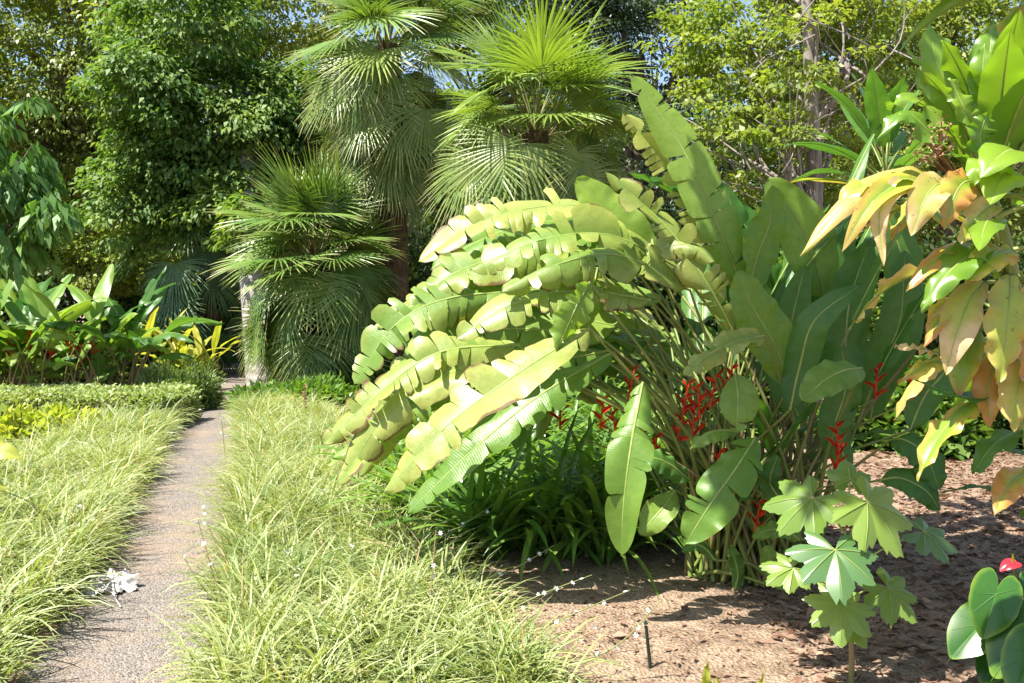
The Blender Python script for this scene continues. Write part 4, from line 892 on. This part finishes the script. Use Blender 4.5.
for pts, w, f, m in [
    ([(970, 150, 3.2), (955, 100, 3.15), (936, 60, 3.15), (930, 22, 3.2)], 42, (.1, -.95, .1), 'ti'),
    ([(1000, 125, 3.2), (992, 95, 3.2), (990, 60, 3.2), (992, 22, 3.25)], 38, (-.3, -.9, .1), 'ti'),
    ([(990, 120, 3.1), (985, 95, 3.1), (983, 70, 3.1), (985, 43, 3.12)], 27, (-.2, -.9, .1), 'ti'),
    ([(998, 122, 3.1), (1004, 105, 3.08), (1010, 85, 3.08), (1014, 58, 3.1)], 24, (-.4, -.9, .1), 'ti'),
    ([(975, 130, 3.05), (966, 112, 3.02), (958, 95, 3.02), (950, 77, 3.02)], 20, (.2, -.95, .2), 'ti'),
    ([(968, 160, 3.1), (945, 125, 3.0), (912, 98, 2.98), (886, 107, 2.98)], 20, (-.3, -.5, .8), 'ti'),
    ([(970, 168, 3.05), (935, 138, 2.95), (905, 112, 2.92), (876, 140, 2.9)], 24, (-.3, -.6, .7), 'ti'),
    ([(985, 152, 3.0), (980, 140, 2.98), (982, 128, 2.97), (988, 112, 2.97)], 26, (.2, -.95, .2), 'ti'),
    ([(1005, 190, 3.0), (992, 165, 2.9), (978, 168, 2.85), (974, 186, 2.85)], 34, (-.2, -.6, .8), 'ti'),
    ([(1030, 160, 3.0), (1012, 150, 2.9), (995, 160, 2.82), (980, 178, 2.8)], 40, (-.1, -.6, .8), 'ti'),
    ([(1030, 130, 3.2), (1030, 105, 3.2), (1028, 80, 3.2), (1018, 50, 3.25)], 34, (-.4, -.9, .1), 'ti'),
    ([(1030, 140, 3.1), (1040, 110, 3.1), (1052, 80, 3.1), (1058, 40, 3.1)], 36, (-.6, -.8, .1), 'ti'),
    ([(1040, 190, 3.0), (1020, 175, 2.9), (1000, 180, 2.85), (990, 205, 2.8)], 38, (-.1, -.6, .8), 'ti'),
    ([(960, 150, 3.4), (945, 120, 3.45), (935, 95, 3.45), (915, 70, 3.5)], 26, (.2, -.95, .2), 'ti'),
    ([(955, 175, 3.1), (925, 180, 2.95), (895, 180, 2.9), (866, 205, 2.88)], 22, (-.2, -.5, .8), 'tiyellow'),
    ([(950, 180, 3.1), (900, 176, 2.95), (850, 200, 2.88), (800, 256, 2.85)], 24, (-.3, -.7, .6), 'titan'),
    ([(945, 185, 3.0), (905, 182, 2.9), (870, 205, 2.85), (842, 252, 2.85)], 22, (-.3, -.8, .5), 'tiyellow'),
    ([(935, 190, 3.0), (905, 185, 2.9), (880, 210, 2.85), (884, 266, 2.83)], 18, (-.3, -.9, .3), 'titan'),
    ([(925, 185, 3.0), (890, 180, 2.95), (855, 190, 2.9), (822, 225, 2.9)], 20, (-.2, -.6, .8), 'tiyellow'),
    ([(950, 182, 2.95), (935, 186, 2.88), (922, 205, 2.85), (911, 236, 2.85)], 30, (-.2, -.9, .3), 'titan'),
    ([(975, 180, 2.95), (962, 184, 2.88), (952, 202, 2.85), (945, 228, 2.85)], 30, (.1, -.9, .4), 'tiyellow'),
    ([(995, 205, 2.95), (985, 210, 2.9), (972, 224, 2.87), (962, 244, 2.86)], 24, (.2, -.9, .2), 'titan'),
    ([(972, 244, 3.05), (950, 250, 2.95), (928, 266, 2.9), (906, 292, 2.88)], 20, (-.3, -.6, .7), 'tiyellow'),
    ([(990, 246, 3.0), (965, 258, 2.9), (942, 280, 2.86), (921, 312, 2.85)], 30, (-.3, -.7, .7), 'ti'),
    ([(1012, 250, 3.0), (998, 254, 2.92), (982, 264, 2.88), (966, 284, 2.86)], 30, (-.2, -.8, .6), 'tiyellow'),
    ([(985, 282, 3.0), (970, 300, 2.93), (956, 335, 2.9), (946, 375, 2.9)], 32, (-.25, -.95, .1), 'titan'),
    ([(1010, 275, 2.98), (1009, 300, 2.93), (1005, 340, 2.9), (1000, 382, 2.9)], 38, (.05, -.98, .1), 'titan'),
    ([(1030, 280, 3.0), (1035, 310, 2.95), (1036, 350, 2.92), (1030, 400, 2.9)], 34, (.05, -.98, .1), 'tiyellow'),
    ([(980, 330, 3.1), (968, 350, 3.05), (962, 370, 3.02), (958, 398, 3.02)], 26, (-.2, -.95, .1), 'tiyellow'),
    ([(1000, 350, 3.1), (992, 372, 3.05), (988, 395, 3.02), (990, 428, 3.0)], 26, (-.2, -.95, .1), 'tiyellow'),
    ([(1025, 360, 3.0), (1020, 380, 2.96), (1016, 400, 2.94), (1014, 432, 2.94)], 30, (-.1, -.95, .1), 'titan'),
    ([(940, 354, 3.1), (925, 350, 3.05), (912, 348, 3.0), (895, 346, 3.0)], 12, (-.1, -.6, .8), 'titan'),
    ([(955, 368, 3.1), (935, 362, 3.05), (915, 372, 3.0), (898, 384, 3.0)], 15, (-.1, -.6, .8), 'tiyellow'),
    ([(1010, 410, 3.2), (985, 400, 3.1), (955, 395, 3.0), (915, 380, 3.0)], 24, UP, 'deep'),
    ([(1020, 430, 3.2), (1000, 440, 3.1), (985, 455, 3.05), (972, 475, 3.0)], 24, UP, 'deep'),
    ([(1030, 470, 3.2), (1015, 480, 3.1), (1005, 492, 3.05), (995, 515, 3.0)], 26, (-.4, -.8, .4), 'tiyellow')]:
    cz = CT.copy()
    if pts[0][1] > 240: cz = P(1006, 275, D)
    if pts[0][1] > 340: cz = P(1016, 390, D)
    strapleaf(ti, pts, w, f, m, base=cz)
for k in range(34):
    up_ = k < 16
    c_ = CT + np.array([.0, 0, .02]) if up_ else CT * (1 - (k - 16) / 17) + P(1016, 390, D) * ((k - 16) / 17)
    p, h = arch(c_, k * 2.4 + RS.normal(0, .3), RS.uniform(.05, .75) if up_ else RS.uniform(1.0, 1.6), RS.uniform(.5, .68), RS.uniform(.2, .8) if up_ else RS.uniform(.9, 1.5))
    sd_ = np.cross(h, [0, 0, 1.]); tg = nz(p[-1] - p[3]); mb = MB()
    leaf_blade(mb, p[3:], RS.uniform(.052, .074) if up_ else RS.uniform(.042, .056), np.cross(sd_, tg), prof=prof_lance, fold=.25, curl=-.25, ripple=.012, shear=.1, rib=.0045, n=24)
    tube(mb, p[:4], [.01, .008, .006], 5, 1, n=6)
    obj('leaf', mb, [M['ti' if up_ else ['ti', 'tiyellow', 'titan', 'tiyellow'][k % 4]], M['rib']], ti)
mb = MB()
for k in range(16):
    e = P(RS.uniform(912, 952), RS.uniform(122, 168), RS.uniform(2.85, 3.05)); tube(mb, [P(960, 185, 3.05), P(940, 160, 3.0) + RS.normal(0, .01, 3), e], [.005, .004, .002], 4, n=8)
    for q in range(10): 
        c = e + RS.normal(0, .018, 3); leaf_quads(mb, c[None], RS.normal(0, 1, (1, 3)), RS.normal(0, 1, (1, 3)), np.array([.014]), np.array([.004]), np.array([.5]))
obj('flower_panicle', mb, M['brownflower'], ti)

def rosette(label, px, py, d, n, L, W, seed, mats, tmin=.1, tmax=2.0, base=None, trunk=True, lean=-.45):
    rng = np.random.default_rng(seed); c = P(px, py, d)
    t = thing('cordyline', label, 'plant', (c[0], c[1], 0))
    if trunk:
        mb = MB(); tube(mb, [(c[0] + lean, c[1] + .1, -.05), (c[0] + lean * .55, c[1] + .05, c[2] * .5), c], [.028, .022, .018], 8); obj('trunk', mb, M['cane'], t)
    for k in range(n):
        u = (k + .5) / n; th = tmin + (tmax - tmin) * u; az = k * 2.4 + rng.normal(0, .2)
        p, h = arch(c - np.array([0, 0, .25 * u]), az, th, L * rng.uniform(.8, 1.15), rng.uniform(.3, .9)); side = np.cross(h, [0, 0, 1.]); tg = nz(p[-1] - p[3])
        mb = MB(); leaf_blade(mb, p[3:], W * rng.uniform(.8, 1.15), np.cross(side, tg), prof=prof_lance, fold=.25, curl=-.2, ripple=.006, shear=.1, rib=.004, n=20, rng=rng)
        tube(mb, p[:4], [.01, .008, .006], 5, 1, n=6)
        obj('leaf', mb, [M[mats[0] if u < .7 else mats[1]], M['rib']], t)
    return t
rosette('smaller strap-leaved plant with upright green leaves behind the tall yellowing one', 886, 165, 6.1, 24, .78, .075, 31, ('deep', 'tiyellow'), tmax=1.7)
rosette('tall strap-leaved plant whose yellow leaf tips hang in at the top right corner', 1030, -60, 3.6, 16, .62, .06, 32, ('ti', 'tiyellow'), tmin=.6, tmax=2.6, lean=.9)
rosette('low dark strap-leaved plant at the right edge behind the red spathe', 1085, 470, 4.4, 14, .6, .06, 33, ('deep', 'ti'), tmin=.5, tmax=1.7, lean=.3)

# ---------------------------------------------------------------- lobed and heart-shaped leaves
def radial_leaf(mb, outline, c, axis, up, rings=7, droop=.25, ridge=None, rng=RS, crumple=0.0, rk=.07):
    """outline: (phi array, r array) around the stalk joint; axis = direction of phi 0; up = leaf normal"""
    ph, r = outline; m = len(ph)
    a = nz(np.array(axis, float)); nrm = nz(np.array(up, float) - np.dot(up, a) * a); s = np.cross(a, nrm)
    t = np.linspace(0.02, 1, rings + 1) ** .8
    R = t[:, None] * r[None]; Rm = r.max()
    z = -droop * R ** 2 / Rm
    if ridge is not None: z = z + ridge[None] * R * rk
    if crumple: z = z + crumple * (np.sin(ph * 5 + R * 60) * np.sin(R * 45 + 1.3) * t[:, None] + rng.normal(0, .25, R.shape))
    V = np.array(c)[None, None] + (np.cos(ph)[None] * R)[..., None] * a + (np.sin(ph)[None] * R)[..., None] * s + z[..., None] * nrm
    i, j = np.meshgrid(np.arange(rings), np.arange(m - 1), indexing='ij')
    Q = np.stack([i * m + j, i * m + j + 1, (i + 1) * m + j + 1, (i + 1) * m + j], -1).reshape(-1, 4)
    UV = np.stack([np.broadcast_to(.5 + .25 * (np.abs(ridge)[None] if ridge is not None else 0 * ph[None]), R.shape), np.broadcast_to(t[:, None], R.shape)], -1)
    mb.add(V.reshape(-1, 3), Q, UV.reshape(-1, 2), rng.random())
def palmate(R, lobes=7, span=2.75, depth=.36, teeth=.045, rng=RS):
    m = lobes * 16 + 1; ph = np.linspace(-span, span, m); u = (ph + span) / (2 * span) * lobes
    fr = u % 1.0; tri = 1 - np.abs(2 * fr - 1)
    prof = tri ** .8
    k = np.floor(np.clip(u, 0, lobes - .001)); Lk = rng.uniform(.88, 1.06, lobes)[k.astype(int)] * 1 - .42 * (np.abs(k + .5 - lobes / 2) / (lobes / 2)) ** 1.6
    r = R * (Lk * ((1 - depth) + depth * prof)) * (1 - teeth * ((u * 5.0) % 1.0) * 1.6 + rng.normal(0, teeth * .5, m))
    r[0] *= .5; r[-1] *= .5
    return (ph, r), (tri * 2 - 1)
def veins(mb, c, axis, up, R, lobes, span, mat=1, droop=.25):
    a = nz(np.array(axis, float)); nrm = nz(np.array(up, float) - np.dot(up, a) * a); s = np.cross(a, nrm)
    for k in range(lobes):
        p = -span + 2 * span * (k + .5) / lobes; Lk = R * (1 - .42 * (abs(k + .5 - lobes / 2) / (lobes / 2)) ** 1.6) * .88
        t = np.linspace(0, 1, 5)[:, None]; d = (math.cos(p) * a + math.sin(p) * s)
        pts = np.array(c) + d * t * Lk + nrm * (-droop * (t * Lk) ** 2 / R + .07 * t * Lk + .002)
        tube(mb, pts, [.0024, .0016, .0007], 4, mat, n=6)
cb = G(852, 683)
ca = thing('castor_sapling', 'young sapling with big star-lobed lime leaves on a thin stem in the soil', 'sapling', cb)
dC = cb[1]
stem_top = P(846, 545, dC)
mb = MB(); tube(mb, [cb - np.array([0, 0, .03]), P(851, 630, dC), P(847, 585, dC), stem_top], [.013, .011, .009, .007], 8, n=20); obj('stem', mb, M['cane'], ca)
for px, py, rpx, ax, up, mt, dd in [
    (867, 502, 52, (.55, -.55, -.75), (.15, -.6, .8), 'castor', -.08),
    (835, 550, 48, (-.1, -.8, -.6), (-.05, -.65, .75), 'castorblue', -.18),
    (812, 498, 44, (-.75, -.3, -.5), (-.3, -.6, .75), 'castor', .05),
    (924, 532, 34, (.9, -.2, -.3), (.2, -.5, .85), 'castorblue', .15),
    (842, 603, 38, (-.25, -.7, -.6), (-.1, -.75, .6), 'castor', -.12),
    (888, 588, 36, (.6, -.6, -.6), (.3, -.7, .6), 'castor', -.02),
    (793, 568, 30, (-.9, -.3, -.3), (-.2, -.6, .75), 'castor', .05),
    (850, 480, 26, (.1, .5, .5), (0, -.5, .85), 'castor', .1),
    (855, 630, 18, (.2, -.8, -.4), (0, -.7, .7), 'castor', -.1)]:
    c = P(px, py, dC + dd); R = 1.2 * rpx / F * (dC + dd)
    out, rg = palmate(R, 7 if rpx > 28 else 5)
    mb = MB(); radial_leaf(mb, out, c, ax, up, ridge=rg, droop=.3); veins(mb, c, ax, up, R, 7 if rpx > 28 else 5, 2.75, droop=.3)
    s0 = P(848, min(600, py + 40), dC); tube(mb, [s0, (s0 + c) / 2 + np.array([0, 0, .02]), c - nz(np.array(up)) * .004], [.005, .004, .0035], 5, 1, n=8)
    obj('leaf', mb, [M[mt], M['rib']], ca)

def heart(R, wide=.62, rng=RS):
    k = np.radians([0, 6, 20, 45, 75, 105, 135, 158, 171, 180]); v = np.array([1.0, .9, .76, .6, .5, .5, .54, .54, .36, .1])
    ph = np.linspace(-np.pi, np.pi, 145); r = R * np.interp(np.abs(ph), k, v)
    r = np.convolve(np.pad(r, 2, mode='edge'), np.ones(5) / 5, 'valid')
    return (ph, r), 2.2 * np.abs(np.sin(ph)) ** .7 - .4
ab = G(1010, 700); dA = ab[1]
an = thing('anthurium', 'glossy heart-leaved plant with one red spathe in the lower right corner', 'plant', ab)
for tp, tip, up, dd in [((996, 594), (983, 641), (-.1, -.85, .5), -.05), ((982, 624), (949, 657), (-.2, -.6, .8), .05), ((1028, 630), (991, 677), (-.35, -.6, .7), -.1), ((1034, 652), (1012, 700), (-.3, -.7, .6), -.25),
                         ((1022, 590), (1034, 628), (.2, -.7, .7), .15), ((1000, 655), (980, 684), (-.4, -.6, .7), .1), ((1050, 600), (1080, 640), (.4, -.7, .6), 0)]:
    c = P(tp[0], tp[1], dA + dd); e = P(tip[0], tip[1], dA + dd - .05); R = np.linalg.norm(e - c)
    out, rg = heart(R)
    mb = MB(); radial_leaf(mb, out, c, e - c, up, ridge=rg, droop=.12)
    tube(mb, [ab + RS.normal(0, .03, 3) * np.array([1, 1, 0]), (ab + c) / 2 + np.array([.02, .03, .06]), c - nz(np.array(up)) * .004], [.006, .005, .004], 6, 1, n=12)
    tube(mb, [c, (c + e) / 2 - nz(np.array(up)) * R * .04, e - nz(np.array(up)) * R * .14], [.003, .002, .001], 4, 1, n=6)
    a_ = nz(e - c); u_ = nz(np.array(up) - np.dot(up, a_) * a_); s_ = np.cross(a_, u_)
    for p_, l_ in [(.55, .6), (1.2, .42), (2.2, .42), (-.55, .6), (-1.2, .42), (-2.2, .42)]:
        rg_ = .07 * (2.2 * abs(math.sin(p_)) ** .7 - .4); t_ = np.linspace(0, 1, 5)[:, None] * l_ * R
        tube(mb, c + (math.cos(p_) * a_ + math.sin(p_) * s_) * t_ + u_ * (rg_ * t_ - .12 * t_ ** 2 / R + .0005), [.0018, .0012, .0006], 4, 1, n=6)
    obj('leaf', mb, [M['anth'], M['anthrib']], an)
c = P(1013, 562, dA); out, rg = heart(.062)
fl = MB(); radial_leaf(fl, out, c, (-.9, -.3, -.12), (-.1, -.35, .9), ridge=rg, droop=.5)
tube(fl, [ab, (ab + c) / 2 + np.array([.03, .02, 0]), c], [.005, .004, .004], 6, 1, n=12)
sp = obj('spathe', fl, [M['spathe'], M['greencane']], an)
mb = MB(); tube(mb, [c, c + np.array([-.01, -.015, .035])], [.006, .003], 6, n=5); obj('spadix', mb, M['ginger'], sp)

# dried silvery leaf on the path
g = G(108, 594)
dl = thing('fallen_leaf', 'crumpled silvery dried leaf lying on the left edge of the path', 'fallen leaf', (g[0], g[1], .02))
out, rg = palmate(.15, 7, 2.6, .22, .05)
mb = MB(); radial_leaf(mb, out, g + np.array([.02, .02, .075]), (.75, .5, .1), (.1, -.35, .9), ridge=rg * 1.5, rk=.12, droop=.3, crumple=.012); obj('blade', mb, M['dry'], dl)
mb = MB(); radial_leaf(mb, out, g + np.array([-.05, .02, .06]), (-.9, .1, -.05), (-.1, -.25, .9), ridge=-rg * 1.2, droop=.35, crumple=.014); obj('curled_lobe', mb, M['dry'], dl)
e = G(121, 611); e[2] = .02; mb = MB(); tube(mb, [g + np.array([.02, .02, .07]), (g + e) / 2 + np.array([0, 0, .03]), e], [.005, .004, .004], 5, n=8); obj('stalk', mb, M['dry'], dl)

# small garden marker rod and pale tag
g = G(651, 667); mb = MB(); st_ = thing('marker_stake', 'short dark green rod stuck upright in the bare soil', 'stake', g)
tube(mb, [g - np.array([0, 0, .03]), P(646, 626, g[1])], [.008, .008, .007], 8, n=6); obj('rod', mb, M['black'], st_)
mb = MB(); c = P(646, 624, g[1]); tube(mb, [c, c + np.array([-.003, 0, .012])], [.011, .006], 8, n=4); obj('cap', mb, M['black'], st_)
g = G(426, 562); tg = thing('plant_tag', 'small pale tag on a thin stick at the edge of the striped border', 'plant tag', g)
mb = MB(); tube(mb, [g - np.array([0, 0, .02]), P(426, 533, g[1])], [.003, .003], 5, n=4); obj('stick', mb, M['drystalk'], tg)
c = P(427, 540, g[1]); mb = MB()
w, h, th = .014, .04, .003
V = np.array([[sx * w, sy * th, sz * h] for sx in (-1, 1) for sy in (-1, 1) for sz in (-1, 1)]) @ np.array(Matrix.Rotation(.2, 3, 'Y')).T + c + np.array([0, -.008, 0])
mb.add(V, [[0, 1, 3, 2], [4, 6, 7, 5], [0, 4, 5, 1], [2, 3, 7, 6], [0, 2, 6, 4], [1, 5, 7, 3]]); obj('plate', mb, M['tagm'], tg, smooth=False)

# canna leaf entering at the left edge; young shoots at the bottom edge
cn = thing('canna_plant', 'broad yellow-green leaf poking in at the left edge above the striped border', 'plant', G(-45, 560))
gb = G(-45, 560)
for pts, w in [([(-40, 470, gb[1]), (-15, 455, gb[1]), (3, 452, gb[1]), (21, 458, gb[1])], 13), ([(-45, 470, gb[1]), (-60, 440, gb[1]), (-65, 410, gb[1])], 14), ([(-40, 490, gb[1]), (-20, 480, gb[1]), (-5, 484, gb[1]), (6, 492, gb[1])], 8)]:
    ctrl = [P(*p) for p in pts]; mb = MB(); leaf_blade(mb, ctrl, w / F * gb[1], UF, prof=prof_oval, fold=.2, curl=-.2, n=20); tube(mb, [gb, (gb + ctrl[0]) / 2, ctrl[0]], [.01, .008, .006], 5, 1, n=8)
    obj('leaf', mb, [M['ginger'], M['greencane']], cn)
sb = np.array([P(725, 700, 3.3)[0], 3.3, 0])
ys = thing('young_shoot', 'lime green young shoots poking up at the bottom edge of the soil bed', 'seedling', sb)
for pts, w in [([(716, 730, 3.3), (710, 700, 3.28), (706, 680, 3.26), (708, 660, 3.26)], 8), ([(728, 735, 3.3), (724, 705, 3.3), (720, 690, 3.3), (716, 676, 3.3)], 6), ([(740, 735, 3.3), (752, 705, 3.3), (760, 685, 3.3), (764, 668, 3.3)], 4)]:
    ctrl = [P(*p) for p in pts]; mb = MB(); leaf_blade(mb, ctrl, w / F * 3.3, FR, prof=prof_lance, fold=.35, curl=0, n=16, rib=.003); tube(mb, [sb, ctrl[0]], [.006, .005], 5, 1, n=4)
    obj('leaf', mb, [M['ginger'], M['greencane']], ys)
# dry reddish seed stalk at the palm foot
g = G(306, 425); sd = thing('seed_stalk', 'short reddish brown seed stalk standing in front of the roundest palm', 'seed stalk', g)
mb = MB(); e = P(305, 388, g[1]); tube(mb, [g, e], [.008, .006], 5, n=6); obj('stem', mb, M['drystalk'], sd)
mb = MB(); m = 60; pos = g[None] + (e - g)[None] * RS.uniform(.45, 1.05, m)[:, None]; leaf_quads(mb, pos, RS.normal(0, 1, (m, 3)) + [0, 0, .6], RS.normal(0, 1, (m, 3)), np.full(m, .05), np.full(m, .012), RS.random(m)); obj('seed_head', mb, M['drystalk'], sd)

# ---------------------------------------------------------------- light, sky, camera
sun_to = nz(np.array([-.40, -.25, .88]))
elev = math.asin(sun_to[2]); azim = math.atan2(sun_to[0], sun_to[1])
w = bpy.data.worlds.new('World'); bpy.context.scene.world = w; w.use_nodes = True
nt = w.node_tree; bg = nt.nodes['Background']
sky = nt.nodes.new('ShaderNodeTexSky'); sky.sky_type = 'NISHITA'; sky.sun_disc = False
sky.sun_elevation = elev; sky.sun_rotation = azim; sky.air_density = 1.0; sky.dust_density = 1.5
nt.links.new(sky.outputs[0], bg.inputs[0]); bg.inputs[1].default_value = 0.10
sl = bpy.data.lights.new('sun', 'SUN'); sl.energy = 5.0; sl.angle = math.radians(.53); sl.color = (1, .95, .87)
so = bpy.data.objects.new('sun', sl); C.objects.link(so); so.location = (-10, -6, 20)
so.rotation_euler = Vector(tuple(-sun_to)).to_track_quat('-Z', 'Y').to_euler()

cd = bpy.data.cameras.new('camera'); co = bpy.data.objects.new('camera', cd); C.objects.link(co)
cd.sensor_width = 36; cd.lens = F / 1024 * 36; cd.clip_end = 600; cd.clip_start = .05
co.location = tuple(CAM); co.rotation_euler = (math.pi / 2 - PITCH, 0, 0)
sc = bpy.context.scene; sc.camera = co
sc.view_settings.view_transform = 'Standard'; sc.view_settings.look = 'None'; sc.view_settings.gamma = 1; sc.view_settings.exposure = 1.38
sc.render.engine = 'CYCLES'; cy = sc.cycles
cy.max_bounces = 6; cy.diffuse_bounces = 3; cy.glossy_bounces = 2; cy.transmission_bounces = 4; cy.transparent_max_bounces = 4
cy.use_denoising = True; cy.denoiser = 'OPENIMAGEDENOISE'; cy.denoising_prefilter = 'ACCURATE'
cy.sample_clamp_indirect = 6; cy.caustics_reflective = False; cy.caustics_refractive = False
